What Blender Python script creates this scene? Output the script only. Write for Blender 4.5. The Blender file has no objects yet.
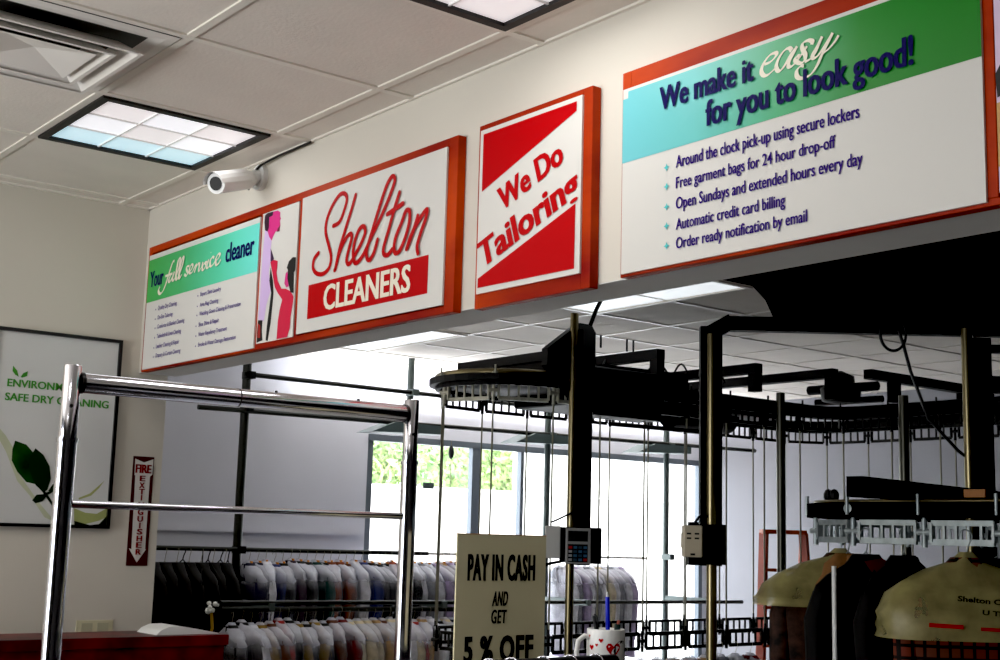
import bpy, bmesh, math, random
from mathutils import Vector, Matrix
random.seed(7)
scene = bpy.context.scene
COL = scene.collection
PI = math.pi

# ------------------------------------------------------------------ materials
def sock(n, k, v):
    if k in n.inputs: n.inputs[k].default_value = v
def mat(name, col, rough=0.6, metal=0.0, spec=0.4, vary=0.0, scale=8.0, bump=0.0, bscale=60.0, stretch=None, col2=None, coat=0.0):
    m = bpy.data.materials.new(name); m.use_nodes = True
    nt = m.node_tree; b = nt.nodes['Principled BSDF']
    sock(b, 'Base Color', (*col, 1)); sock(b, 'Roughness', rough); sock(b, 'Metallic', metal)
    sock(b, 'Specular IOR Level', spec); sock(b, 'Coat Weight', coat)
    tc = nt.nodes.new('ShaderNodeTexCoord'); mp = nt.nodes.new('ShaderNodeMapping')
    nt.links.new(tc.outputs['Object'], mp.inputs['Vector'])
    if stretch: mp.inputs['Scale'].default_value = stretch
    if vary > 0 or col2:
        n = nt.nodes.new('ShaderNodeTexNoise'); n.inputs['Scale'].default_value = scale; n.inputs['Detail'].default_value = 5
        r = nt.nodes.new('ShaderNodeValToRGB')
        c2 = col2 or tuple(max(0, c * (1 - vary)) for c in col)
        r.color_ramp.elements[0].position = .35; r.color_ramp.elements[0].color = (*c2, 1)
        r.color_ramp.elements[1].position = .65; r.color_ramp.elements[1].color = (*col, 1)
        nt.links.new(mp.outputs[0], n.inputs['Vector']); nt.links.new(n.outputs['Fac'], r.inputs[0])
        nt.links.new(r.outputs[0], b.inputs['Base Color'])
    if bump > 0:
        n2 = nt.nodes.new('ShaderNodeTexNoise'); n2.inputs['Scale'].default_value = bscale; n2.inputs['Detail'].default_value = 6
        bp = nt.nodes.new('ShaderNodeBump'); bp.inputs['Strength'].default_value = bump; bp.inputs['Distance'].default_value = .01
        nt.links.new(mp.outputs[0], n2.inputs['Vector']); nt.links.new(n2.outputs['Fac'], bp.inputs['Height'])
        nt.links.new(bp.outputs[0], b.inputs['Normal'])
    return m
def emit_mat(name, col, st, base=(.8,.8,.8)):
    m = mat(name, base, .4); b = m.node_tree.nodes['Principled BSDF']
    sock(b, 'Emission Color', (*col, 1)); sock(b, 'Emission Strength', st); return m
def gradient_mat(name, x0, x1, stops, rough=.35):
    """printed colour gradient running along world x between x0 and x1"""
    m = bpy.data.materials.new(name); m.use_nodes = True; nt = m.node_tree; b = nt.nodes['Principled BSDF']
    sock(b, 'Roughness', rough)
    tc = nt.nodes.new('ShaderNodeTexCoord'); sp = nt.nodes.new('ShaderNodeSeparateXYZ'); mr = nt.nodes.new('ShaderNodeMapRange')
    mr.inputs['From Min'].default_value = x0; mr.inputs['From Max'].default_value = x1
    r = nt.nodes.new('ShaderNodeValToRGB')
    els = r.color_ramp.elements
    while len(els) < len(stops): els.new(.5)
    for e, (p, c) in zip(els, stops): e.position = p; e.color = (*c, 1)
    nt.links.new(tc.outputs['Object'], sp.inputs[0]); nt.links.new(sp.outputs[0], mr.inputs['Value'])
    nt.links.new(mr.outputs[0], r.inputs[0]); nt.links.new(r.outputs[0], b.inputs['Base Color'])
    return m
def film_mat(name, tint, alpha, rough=.15, shoulder=0.0):
    """thin clear plastic film or pane: mostly see-through with a sheen"""
    m = bpy.data.materials.new(name); m.use_nodes = True; nt = m.node_tree
    out = nt.nodes['Material Output']; b = nt.nodes['Principled BSDF']
    sock(b, 'Base Color', (*tint, 1)); sock(b, 'Roughness', rough); sock(b, 'Specular IOR Level', .8)
    tr = nt.nodes.new('ShaderNodeBsdfTransparent'); mx = nt.nodes.new('ShaderNodeMixShader')
    n = nt.nodes.new('ShaderNodeTexNoise'); n.inputs['Scale'].default_value = 9; n.inputs['Detail'].default_value = 4
    tc = nt.nodes.new('ShaderNodeTexCoord'); fm_ = nt.nodes.new('ShaderNodeMapping'); fm_.inputs['Scale'].default_value = (2.2,2.2,.55) if shoulder > 0 else (1,1,1)
    nt.links.new(tc.outputs['Object'], fm_.inputs['Vector']); nt.links.new(fm_.outputs[0], n.inputs['Vector'])
    mr = nt.nodes.new('ShaderNodeMapRange'); mr.inputs['From Min'].default_value = .3; mr.inputs['From Max'].default_value = .7
    mr.inputs['To Min'].default_value = alpha * (.5 if shoulder == 0 else .15); mr.inputs['To Max'].default_value = min(1, alpha * 1.5)
    nt.links.new(n.outputs['Fac'], mr.inputs['Value'])
    if shoulder > 0:   # layered, crumpled film gathers at the shoulders
        sp = nt.nodes.new('ShaderNodeSeparateXYZ'); nt.links.new(tc.outputs['Object'], sp.inputs[0])
        m2 = nt.nodes.new('ShaderNodeMapRange'); m2.inputs['From Min'].default_value = -.235; m2.inputs['From Max'].default_value = -.13
        m2.inputs['To Min'].default_value = 0; m2.inputs['To Max'].default_value = shoulder
        ad = nt.nodes.new('ShaderNodeMath'); ad.operation = 'ADD'; ad.use_clamp = True
        nt.links.new(sp.outputs[2], m2.inputs['Value']); nt.links.new(m2.outputs[0], ad.inputs[0]); nt.links.new(mr.outputs[0], ad.inputs[1]); nt.links.new(ad.outputs[0], mx.inputs[0])
    else: nt.links.new(mr.outputs[0], mx.inputs[0])
    nt.links.new(tr.outputs[0], mx.inputs[1]); nt.links.new(b.outputs[0], mx.inputs[2]); nt.links.new(mx.outputs[0], out.inputs[0])
    return m

def lin(r, g, b):   # sRGB 0-255 to linear
    f = lambda c: (c/255/12.92) if c <= 10 else ((c/255 + .055)/1.055) ** 2.4
    return (f(r), f(g), f(b))

# ------------------------------------------------------------------ mesh builder
class B:
    def __init__(s, lift=None): s.bm = bmesh.new(); s.mi = 0; s.lift = Vector(lift) if lift else None; s.lc = 0
    def face(s, vs):
        try: f = s.bm.faces.new(vs); f.material_index = s.mi; return f
        except ValueError: return None
    def box(s, a, b):
        x0,y0,z0 = a; x1,y1,z1 = b
        v = [s.bm.verts.new(p) for p in ((x0,y0,z0),(x1,y0,z0),(x1,y1,z0),(x0,y1,z0),(x0,y0,z1),(x1,y0,z1),(x1,y1,z1),(x0,y1,z1))]
        for q in ((3,2,1,0),(4,5,6,7),(0,1,5,4),(1,2,6,5),(2,3,7,6),(3,0,4,7)): s.face([v[i] for i in q])
        return s
    def beam(s, p, q, w, h, up=(0,0,1)):
        """rectangular bar from p to q, w across, h along up"""
        p = Vector(p); q = Vector(q); d = (q-p).normalized(); u = Vector(up)
        if abs(d.dot(u)) > .98: u = Vector((1,0,0))
        r = d.cross(u).normalized(); u = r.cross(d).normalized()
        v = []
        for c in (p, q):
            for a, b in ((-1,-1),(1,-1),(1,1),(-1,1)): v.append(s.bm.verts.new(c + r*a*w/2 + u*b*h/2))
        for k in ((3,2,1,0),(4,5,6,7),(0,1,5,4),(1,2,6,5),(2,3,7,6),(3,0,4,7)): s.face([v[i] for i in k])
        return s
    def tube(s, pts, r, n=8, closed=False, cap=True):
        P = [Vector(p) for p in pts]; rings = []; N = len(P); u = None
        for i, p in enumerate(P):
            if closed: d = P[(i+1) % N] - P[i-1]
            else: d = P[min(i+1, N-1)] - P[max(i-1, 0)]
            d.normalize()
            if u is None:
                a = Vector((0,0,1)) if abs(d.z) < .9 else Vector((1,0,0)); u = d.cross(a).normalized()
            else:
                u = (u - d*u.dot(d)); u = u.normalized() if u.length > 1e-6 else d.orthogonal().normalized()
            w = d.cross(u); rr = r[i] if isinstance(r, (list, tuple)) else r
            rings.append([s.bm.verts.new(p + (u*math.cos(2*PI*k/n) + w*math.sin(2*PI*k/n))*rr) for k in range(n)])
        for i in range(N if closed else N-1):
            A, Bq = rings[i], rings[(i+1) % N]
            for k in range(n): 
                f = s.face([A[k], A[(k+1)%n], Bq[(k+1)%n], Bq[k]])
                if f: f.smooth = True
        if cap and not closed:   # caps on their own vertices keep the shading of the wall straight
            for rg in (rings[0][::-1], rings[-1]): s.face([s.bm.verts.new(v.co) for v in rg])
        return s
    def cyl(s, p, q, r, n=12): return s.tube([p, q], r, n)
    def lathe(s, prof, c=(0,0,0), n=20):
        """profile of (radius, z) turned about a vertical axis at c"""
        rings = [[s.bm.verts.new((c[0]+r*math.cos(2*PI*k/n), c[1]+r*math.sin(2*PI*k/n), c[2]+z)) for k in range(n)] for r, z in prof]
        for A, Bq in zip(rings, rings[1:]):
            for k in range(n):
                f = s.face([A[k], A[(k+1)%n], Bq[(k+1)%n], Bq[k]])
                if f: f.smooth = True
        for rg in (rings[0][::-1], rings[-1]): s.face([s.bm.verts.new(v.co) for v in rg])
        return s
    def poly(s, pts, f):
        """flat polygon: 2D pts mapped to 3D by f"""
        s.face([s.bm.verts.new(f(*p)) for p in pts]); return s
    def prism(s, pts, f0, f1):
        a = [s.bm.verts.new(f0(*p)) for p in pts]; b = [s.bm.verts.new(f1(*p)) for p in pts]
        s.face(a[::-1]); s.face(b); n = len(pts)
        for i in range(n): s.face([a[i], a[(i+1)%n], b[(i+1)%n], b[i]])
        return s
    def sweep(s, path, sec, closed=False):
        """section of (across, up) swept along a level path"""
        P = [Vector(p) for p in path]; N = len(P); rings = []
        for i, p in enumerate(P):
            d = (P[(i+1)%N]-P[i-1]) if closed else (P[min(i+1,N-1)]-P[max(i-1,0)])
            d.z = 0; d.normalize(); r = Vector((d.y, -d.x, 0))
            rings.append([s.bm.verts.new(p + r*a + Vector((0,0,b))) for a, b in sec])
        m = len(sec)
        for i in range(N if closed else N-1):
            A, Q = rings[i], rings[(i+1)%N]
            for k in range(m): s.face([A[k], A[(k+1)%m], Q[(k+1)%m], Q[k]])
        if not closed: s.face(rings[0][::-1]); s.face(rings[-1])
        return s
    def ribbon(s, pts, w, f0, nib=None, thin=.3, res=6):
        """pen stroke along 2D pts; nib = angle of a broad pen; each sample lies a hair above the last so crossings stay clean"""
        def f(x, y):
            p = Vector(f0(x, y))
            if s.lift is not None: p += s.lift*s.lc
            s.lc += 4e-6; return p
        P = [Vector(p) for p in pts]; Q = []
        if len(P) == 2: Q = [P[0].lerp(P[1], i/4) for i in range(5)]
        else:
            for i in range(len(P)-1):
                p0 = P[max(i-1,0)]; p1 = P[i]; p2 = P[i+1]; p3 = P[min(i+2,len(P)-1)]
                for k in range(res):
                    t = k/res
                    Q.append(.5*((2*p1)+(p2-p0)*t+(2*p0-5*p1+4*p2-p3)*t*t+(3*p1-p0-3*p2+p3)*t**3))
            Q.append(P[-1])
        L = []; R = []
        for i, q in enumerate(Q):
            d = Q[min(i+1,len(Q)-1)] - Q[max(i-1,0)]
            if d.length < 1e-9: d = Vector((1,0))
            d.normalize(); n = Vector((-d.y, d.x))
            ww = w/2
            if nib is not None:
                nv = Vector((math.cos(nib), math.sin(nib))); ww = w/2*(thin + (1-thin)*abs(d.x*nv.y - d.y*nv.x)**1.3)
            L.append(s.bm.verts.new(f(*(q+n*ww)))); R.append(s.bm.verts.new(f(*(q-n*ww))))
        for i in range(len(Q)-1): s.face([L[i], R[i], R[i+1], L[i+1]])
        if nib is None:   # round pen ends
            for e, q in ((0, Q[0]), (-1, Q[-1])):
                s.face([s.bm.verts.new(f(q.x+w/2*math.cos(2*PI*k/10), q.y+w/2*math.sin(2*PI*k/10))) for k in range(10)])
        return s
    def sphere(s, c, r, n=10, sc=(1,1,1)):
        M = Matrix.Translation(Vector(c)) @ Matrix.Diagonal((r*sc[0], r*sc[1], r*sc[2], 1))
        g = bmesh.ops.create_uvsphere(s.bm, u_segments=n, v_segments=max(4, n//2+1), radius=1, matrix=M)
        for v in g['verts']:
            for f in v.link_faces: f.material_index = s.mi; f.smooth = True
        return s
    def link(s, name, m, parent=None, smooth=False, bevel=0.0):
        org = Vector(parent['_o']) if parent is not None and '_o' in parent else Vector((0,0,0))
        if org.length: bmesh.ops.translate(s.bm, vec=-org, verts=s.bm.verts)
        me = bpy.data.meshes.new(name); s.bm.to_mesh(me); s.bm.free()
        for mm in (m if isinstance(m, (list, tuple)) else [m]): me.materials.append(mm)
        if smooth:
            for p in me.polygons: p.use_smooth = True
        o = bpy.data.objects.new(name, me); COL.objects.link(o)
        if parent is not None: o.parent = parent
        if bevel > 0:
            md = o.modifiers.new('edge', 'BEVEL'); md.width = bevel; md.segments = 2; md.limit_method = 'ANGLE'; md.angle_limit = 1.0
        return o
def sub(o, parent):   # sub-part meshes share their part's origin
    return o
def tag(o, label, cat, group=None):
    o['label'] = label; o['category'] = cat
    if group: o['group'] = group
    return o
def thing(name, label, cat, loc=(0,0,0), group=None, rz=0.0):
    o = bpy.data.objects.new(name, None); COL.objects.link(o); o.location = loc; o.rotation_euler = (0,0,rz)
    o.empty_display_size = .05; o['_o'] = list(loc)
    return tag(o, label, cat, group)
def part(bl, name, m, parent, label=None, **k):
    o = bl.link(name, m, parent, **k)
    if label: o['label'] = label
    o['_o'] = parent['_o'] if '_o' in parent else [0,0,0]
    return o
def structure(bl, name, m, **k):
    o = bl.link(name, m, None, **k); o['kind'] = 'structure'; o['_o'] = [0,0,0]; return o
def copy_tree(o, parent=None):
    c = o.copy(); COL.objects.link(c)
    if parent is not None: c.parent = parent
    for ch in list(o.children): copy_tree(ch, c)
    return c

# ------------------------------------------------------------------ lettering
_cap = {}
def text_verts(s, bold=0.0, shear=0.0, spacing=1.0):
    cu = bpy.data.curves.new('lettering', 'FONT'); cu.body = s; cu.size = 1; cu.offset = bold; cu.shear = shear
    cu.resolution_u = 3; cu.space_character = spacing
    o = bpy.data.objects.new('lettering', cu); me = bpy.data.meshes.new_from_object(o)
    V = [(v.co.x, v.co.y) for v in me.vertices]; F = [list(p.vertices) for p in me.polygons]
    bpy.data.objects.remove(o); bpy.data.curves.remove(cu); bpy.data.meshes.remove(me)
    return V, F
def cap_h(bold):
    k = round(bold, 4)
    if k not in _cap: _cap[k] = max(y for x, y in text_verts('H', bold)[0])
    return _cap[k]
def letter(bl, s, p0, p1, cap, f, bold=0.02, shear=0.0, spacing=1.0, fat=0.0):
    """write s with its baseline from 2D point p0 to p1 and the given capital height; f maps 2D to 3D"""
    e_ = (Vector(p1)-Vector(p0)).normalized()*fat*cap; p0 = Vector(p0)+e_; p1 = Vector(p1)-e_
    V, F = text_verts(s, bold, shear, spacing); x0 = min(v[0] for v in V); x1 = max(v[0] for v in V)
    ax = (Vector(p1)-Vector(p0))/(x1-x0); n = Vector((-ax.y, ax.x)).normalized()*(cap/cap_h(bold))
    for dx in ((0,) if fat == 0 else (-fat, -fat/2, 0, fat/2, fat)):
        vs = []; bl.lc += 6e-5
        for x, y in V:
            q = Vector(p0)+ax*(x-x0)+n*y+ax.normalized()*dx*cap; p = Vector(f(q.x, q.y))
            vs.append(bl.bm.verts.new(p + bl.lift*bl.lc if bl.lift is not None else p))
        for q in F: bl.face([vs[i] for i in q])
    return bl

# ------------------------------------------------------------------ measured outlines of the printed artwork (metres on the sign faces)
D = {
 'shelton': [[[1.553, 2.6823], [1.5892, 2.6897], [1.6153, 2.7246], [1.627, 2.7565], [1.6138, 2.7764], [1.5815, 2.7785], [1.5395, 2.7503], [1.5089, 2.7075], [1.5065, 2.6677], [1.5285, 2.6242], [1.5472, 2.5816], [1.5384, 2.5473], [1.5024, 2.5325], [1.4608, 2.54], [1.4372, 2.5618], [1.4407, 2.5895], [1.4668, 2.6057]], [[1.6797, 2.76], [1.6591, 2.7168], [1.6281, 2.6594], [1.5972, 2.5976], [1.5765, 2.534]], [[1.5765, 2.534], [1.5982, 2.5857], [1.631, 2.6252], [1.6585, 2.6387], [1.6681, 2.6255], [1.6552, 2.5925], [1.6438, 2.5593], [1.6538, 2.5423], [1.6718, 2.5474], [1.6928, 2.5659], [1.7251, 2.597], [1.7461, 2.6281], [1.7362, 2.649], [1.7103, 2.6433], [1.6866, 2.607], [1.6813, 2.5692], [1.6949, 2.5402], [1.7197, 2.5442], [1.7483, 2.5666], [1.7882, 2.6136], [1.8415, 2.6727], [1.8894, 2.7392], [1.9003, 2.7687], [1.8827, 2.7782], [1.8555, 2.7533], [1.8201, 2.6916], [1.7849, 2.6217], [1.7615, 2.5722], [1.7636, 2.5453], [1.7806, 2.5375], [1.8033, 2.5582], [1.8194, 2.5934]], [[1.9296, 2.7203], [1.9068, 2.676], [1.8787, 2.6137], [1.856, 2.5651], [1.8576, 2.5439], [1.8777, 2.5371], [1.9028, 2.5504]], [[1.8685, 2.6641], [1.9007, 2.6711], [1.9513, 2.6828]], [[1.9613, 2.6477], [1.9477, 2.6243], [1.9197, 2.5846], [1.913, 2.5525], [1.9232, 2.5354], [1.9457, 2.5423], [1.9712, 2.5763], [1.9885, 2.6173], [1.9889, 2.6502], [1.9733, 2.6581], [1.9613, 2.6477]], [[2.0324, 2.6301], [2.0172, 2.5978], [1.997, 2.5648], [1.9812, 2.5397]], [[1.9812, 2.5397], [2.0023, 2.5785], [2.0336, 2.611], [2.0662, 2.6364], [2.0794, 2.6398], [2.0747, 2.6169], [2.0517, 2.5776], [2.0357, 2.5406], [2.0408, 2.5175]]],
 'easy': [[[3.3295, 2.74], [3.3442, 2.7408], [3.3559, 2.7459], [3.3633, 2.7534], [3.3589, 2.7578], [3.3443, 2.7563], [3.3295, 2.7448], [3.3221, 2.7324], [3.322, 2.7228], [3.3294, 2.7148], [3.3411, 2.7141], [3.3558, 2.7209], [3.366, 2.7277]], [[3.4049, 2.7501], [3.3978, 2.7573], [3.3849, 2.7557], [3.3704, 2.7431], [3.3631, 2.7285], [3.3659, 2.717], [3.3746, 2.714], [3.3876, 2.7242], [3.4034, 2.7434], [3.419, 2.7555]], [[3.419, 2.7555], [3.4076, 2.7399], [3.3976, 2.7262], [3.3966, 2.717], [3.4046, 2.7149], [3.4159, 2.7212], [3.4329, 2.7352], [3.4455, 2.748]], [[3.458, 2.748], [3.4594, 2.7545], [3.4498, 2.7596], [3.4373, 2.7585], [3.433, 2.7516], [3.4357, 2.7414], [3.4412, 2.7306], [3.4397, 2.7193], [3.4299, 2.715], [3.4187, 2.7204], [3.4146, 2.7274], [3.4202, 2.7329], [3.4258, 2.7302]], [[3.4396, 2.7147], [3.4548, 2.7175], [3.4659, 2.726], [3.4757, 2.7418], [3.4854, 2.7575]], [[3.4854, 2.7575], [3.4743, 2.7421], [3.4632, 2.7291], [3.4604, 2.7206], [3.4658, 2.7163], [3.4768, 2.7207], [3.4932, 2.7368], [3.5123, 2.7577]], [[3.5123, 2.7577], [3.4986, 2.7375], [3.4849, 2.7184], [3.471, 2.6969], [3.4545, 2.6828], [3.4323, 2.6806], [3.4198, 2.6885], [3.4199, 2.7013], [3.4298, 2.708], [3.4381, 2.7069]], [[3.4849, 2.7184], [3.5039, 2.7269], [3.5174, 2.7368], [3.5276, 2.7475]]],
 'full': [[[0.3611, 2.7428], [0.3502, 2.7425], [0.3363, 2.7263], [0.3142, 2.6909], [0.2919, 2.6554], [0.2677, 2.632], [0.2436, 2.6279], [0.2301, 2.6417], [0.2412, 2.6573]], [[0.2862, 2.6924], [0.3521, 2.6943]], [[0.3408, 2.6968], [0.3224, 2.673], [0.3347, 2.6651], [0.3639, 2.6888]], [[0.3698, 2.6999], [0.3553, 2.6733], [0.3674, 2.6654], [0.3842, 2.6765]], [[0.3842, 2.6765], [0.4092, 2.711], [0.4151, 2.7434], [0.3997, 2.7386], [0.386, 2.6857], [0.3946, 2.6646], [0.4095, 2.673]], [[0.4095, 2.673], [0.4387, 2.7139], [0.4471, 2.7434], [0.4319, 2.7386], [0.415, 2.6864], [0.4213, 2.6657], [0.4408, 2.6781]]],
 'service': [[[0.5004, 2.7035], [0.4794, 2.7033], [0.478, 2.6917], [0.4904, 2.6782], [0.4793, 2.6681], [0.4603, 2.6754]], [[0.4908, 2.6758], [0.5185, 2.686], [0.532, 2.7004], [0.5178, 2.7057], [0.5051, 2.6925], [0.5077, 2.6744], [0.5305, 2.6749], [0.5467, 2.6912]], [[0.5467, 2.6912], [0.5629, 2.7005], [0.5498, 2.6699]], [[0.5551, 2.6831], [0.5782, 2.7006], [0.5891, 2.6953]], [[0.5837, 2.6975], [0.5907, 2.6988], [0.5874, 2.6715], [0.6109, 2.6843], [0.6186, 2.7016]], [[0.6394, 2.6963], [0.6205, 2.6875], [0.6177, 2.6718], [0.6327, 2.672], [0.6458, 2.6862], [0.6374, 2.6966], [0.6574, 2.6959]], [[0.6683, 2.7034], [0.6541, 2.6767], [0.6675, 2.673], [0.6812, 2.681]], [[0.681, 2.7267], [0.6847, 2.7284]], [[0.7126, 2.7037], [0.6973, 2.7082], [0.6814, 2.6947], [0.687, 2.6747], [0.709, 2.6792], [0.7197, 2.6867]], [[0.7197, 2.6867], [0.7476, 2.6962], [0.7606, 2.7078], [0.7455, 2.7123], [0.7281, 2.6968], [0.7332, 2.6735], [0.755, 2.6771], [0.7679, 2.6887]]],
 'bul': [[3.0369, 2.5697], [3.0374, 2.524], [3.0379, 2.4754], [3.0384, 2.4302], [3.0389, 2.3831]],
 'man_hair': [[1.0796, 2.8001], [1.097, 2.806], [1.1378, 2.804], [1.1353, 2.7903], [1.1112, 2.7884], [1.1114, 2.7499], [1.1045, 2.7389], [1.0857, 2.7461], [1.0774, 2.776]],
 'man_face': [[1.1378, 2.804], [1.1701, 2.8023], [1.1886, 2.7929], [1.1887, 2.7769], [1.1958, 2.7696], [1.1886, 2.7629], [1.1936, 2.7461], [1.185, 2.7375], [1.1783, 2.7267], [1.1636, 2.7299], [1.1475, 2.7157], [1.1371, 2.7013], [1.1192, 2.7163], [1.1045, 2.7389], [1.1131, 2.7496], [1.1112, 2.7884], [1.1353, 2.7903]],
 'man_beard': [[1.1936, 2.7461], [1.1904, 2.7247], [1.1719, 2.7269], [1.1769, 2.7389]],
 'man_shirt': [[1.0857, 2.7461], [1.1046, 2.7381], [1.1192, 2.7163], [1.1371, 2.7013], [1.1345, 2.6736], [1.1425, 2.6524], [1.1338, 2.6217], [1.1293, 2.5904], [1.1495, 2.524], [1.1249, 2.4764], [1.1138, 2.4227], [1.1004, 2.4263], [1.071, 2.4317], [1.0751, 2.4952], [1.0739, 2.581], [1.0764, 2.6624]],
 'man_tie': [[1.1345, 2.6736], [1.1506, 2.6511], [1.1606, 2.6337], [1.1502, 2.6193], [1.1378, 2.6291]],
 'man_strap': [[1.1404, 2.6058], [1.163, 2.556], [1.172, 2.5127], [1.1623, 2.409], [1.1477, 2.3499], [1.1345, 2.3533], [1.1374, 2.4033], [1.1548, 2.5149], [1.137, 2.5595]],
 'man_pants': [[1.0713, 2.4296], [1.103, 2.4261], [1.1019, 2.3903], [1.1111, 2.3556], [1.0699, 2.3513], [1.0677, 2.3854]],
 'man_pants2': [[1.0725, 2.4188], [1.0894, 2.4085], [1.0943, 2.3657], [1.0723, 2.3679]],
 'girl_hair': [[1.2557, 2.5882], [1.2688, 2.6097], [1.2946, 2.6195], [1.314, 2.6155], [1.3146, 2.572], [1.3054, 2.5656], [1.3102, 2.495], [1.2895, 2.4997], [1.2638, 2.5507], [1.2648, 2.5796]],
 'girl_face': [[1.2611, 2.576], [1.2495, 2.5693], [1.2447, 2.5366], [1.2588, 2.5202], [1.2749, 2.5222], [1.2667, 2.5461]],
 'girl_arm': [[1.1375, 2.6251], [1.161, 2.6296], [1.1897, 2.6214], [1.1883, 2.5979], [1.1855, 2.5825], [1.1973, 2.5514], [1.2257, 2.5204], [1.255, 2.5166], [1.2891, 2.5039], [1.3115, 2.4825], [1.3095, 2.4623], [1.2983, 2.4145], [1.2981, 2.3778], [1.2815, 2.3428], [1.2111, 2.3478], [1.2129, 2.4076], [1.221, 2.4482], [1.2356, 2.4817], [1.2019, 2.5089], [1.1783, 2.5329], [1.1554, 2.5867]],
 'leaf1': [[-0.4822, 2.0249], [-0.4378, 2.0121], [-0.4092, 1.9833], [-0.4184, 1.9348], [-0.4011, 1.8835], [-0.3862, 1.8625], [-0.4261, 1.8693], [-0.4638, 1.9064], [-0.4888, 1.9483], [-0.4898, 1.9914]],
 'leaf2': [[-0.4019, 2.0004], [-0.3691, 1.977], [-0.3417, 1.9346], [-0.3325, 1.8868], [-0.3432, 1.8426], [-0.3574, 1.8333], [-0.4004, 1.8749], [-0.4217, 1.9216], [-0.4186, 1.9697]],
 'leaf3': [[-0.3987, 1.8013], [-0.383, 1.8235], [-0.3525, 1.8265], [-0.339, 1.8236], [-0.359, 1.7984], [-0.3847, 1.7905]],
 'leaf4': [[-0.3402, 1.8384], [-0.3246, 1.8653], [-0.3134, 1.8702], [-0.3177, 1.8349]],
 'stem': [[[-0.3862, 1.8625], [-0.3578, 1.8376], [-0.3135, 1.7827], [-0.264, 1.723], [-0.2259, 1.6978]], [[-0.3525, 1.8265], [-0.331, 1.8344], [-0.3164, 1.8525]]],
 'swoosh': [[-0.546, 2.0698], [-0.518, 2.0415], [-0.4888, 2.0002], [-0.4638, 1.9064], [-0.4156, 1.8482], [-0.3671, 1.7894], [-0.3188, 1.7389], [-0.2805, 1.7051], [-0.3453, 1.7381], [-0.4041, 1.814], [-0.4609, 1.872], [-0.513, 1.9814], [-0.5424, 2.0269]],
 'swoosh2': [[-0.2266, 1.7065], [-0.1819, 1.7165], [-0.1277, 1.7313], [-0.0915, 1.7457], [-0.0877, 1.7816], [-0.139, 1.7576], [-0.1853, 1.7606], [-0.2321, 1.7767]],
 'swoosh3': [[-0.2171, 1.817], [-0.1728, 1.8365], [-0.1383, 1.8692], [-0.1165, 1.89], [-0.1374, 1.8585], [-0.1675, 1.8278], [-0.2148, 1.8109]],
 'darkcorner': [[-0.2284, 1.7284], [-0.1632, 1.7126], [-0.1267, 1.718], [-0.0806, 1.7505], [-0.0785, 1.6978], [-0.2262, 1.7013]],
 'lf_a': [[-0.5136, 2.3113], [-0.4959, 2.2926], [-0.4882, 2.2698], [-0.5033, 2.2772], [-0.5142, 2.2908]],
 'lf_b': [[-0.4553, 2.2954], [-0.4566, 2.2758], [-0.4764, 2.2674], [-0.4813, 2.2705], [-0.4721, 2.2861]],
 'ptext': [["ENVIRONMENTALLY", [-0.5299, 2.2308], [-0.1312, 2.2277], [-0.5323, 2.2597]], ["SAFE DRY CLEANING", [-0.5345, 2.1769], [-0.1229, 2.1766], [-0.5347, 2.2059]]],
 'fire_w': [[0.0089, 1.9847], [0.0478, 1.971], [0.0874, 1.986], [0.0868, 1.9236], [0.0772, 1.9151], [0.0772, 1.6226], [0.0814, 1.6227], [0.0452, 1.5691], [0.0079, 1.6255], [0.0189, 1.6218], [0.014, 1.916], [0.0103, 1.9198]],
 'fire_l': [[0.0424, 1.9063], [0.0419, 1.8785], [0.0429, 1.8532], [0.043, 1.8287], [0.0434, 1.8003], [0.043, 1.7711], [0.0433, 1.7436], [0.0435, 1.7177], [0.0445, 1.6926], [0.0448, 1.6652], [0.0442, 1.6393], [0.0446, 1.612]],
}
TXT1 = [('Your', (0.1389, 2.6665), (0.2677, 2.6665), 0.0634), ('cleaner', (0.8004, 2.6725), (1.0207, 2.6725), 0.07)]
TXT1S = [('Quality Dry Cleaning', (0.2348, 2.5634), (0.4073, 2.5634), 0.0165), ('On-Site Tailoring', (0.2364, 2.5245), (0.3751, 2.5245), 0.0164), ('Comforter & Blanket Cleaning', (0.2402, 2.4876), (0.486, 2.4876), 0.0163), ('Tablecloth & Linen Cleaning', (0.242, 2.4492), (0.4618, 2.4492), 0.0163), ('Leather Cleaning & Repair', (0.2415, 2.4088), (0.4519, 2.4088), 0.0162), ('Drapery & Curtain Cleaning', (0.2428, 2.3723), (0.468, 2.3723), 0.0162), ('Expert Shirt Laundry', (0.6112, 2.5716), (0.7796, 2.5716), 0.0155), ('Area Rug Cleaning', (0.6117, 2.531), (0.7627, 2.531), 0.0155), ('Wedding Gown Cleaning & Preservation', (0.6137, 2.4963), (0.9413, 2.4963), 0.0154), ('Shoe Shine & Repair', (0.6121, 2.4556), (0.7784, 2.4556), 0.0154), ('Water Repellency Treatment', (0.6155, 2.4182), (0.8452, 2.4182), 0.0153), ('Smoke & Water Damage Restoration', (0.6179, 2.3793), (0.919, 2.3793), 0.0153)]
TXT3 = [('We make it', (3.0141, 2.7119), (3.3018, 2.7119), 0.0554), ('for you to look good!', (3.1598, 2.6396), (3.7028, 2.6396), 0.0592)]
TXT3S = [('Around the clock pick-up using secure lockers', (3.0668, 2.5624), (3.5738, 2.5624), 0.0283), ('Free garment bags for 24 hour drop-off', (3.0673, 2.5135), (3.515, 2.5135), 0.0262), ('Open Sundays and extended hours every day', (3.0677, 2.4644), (3.5801, 2.4644), 0.0271), ('Automatic credit card billing', (3.0681, 2.4158), (3.3844, 2.4158), 0.0259), ('Order ready notification by email', (3.0686, 2.3716), (3.4415, 2.3716), 0.0257)]
CAM = [1318.2388, 0.90314, 0.15494, 0.02757, 5.13014, -2.16657, 1.71465]
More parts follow.
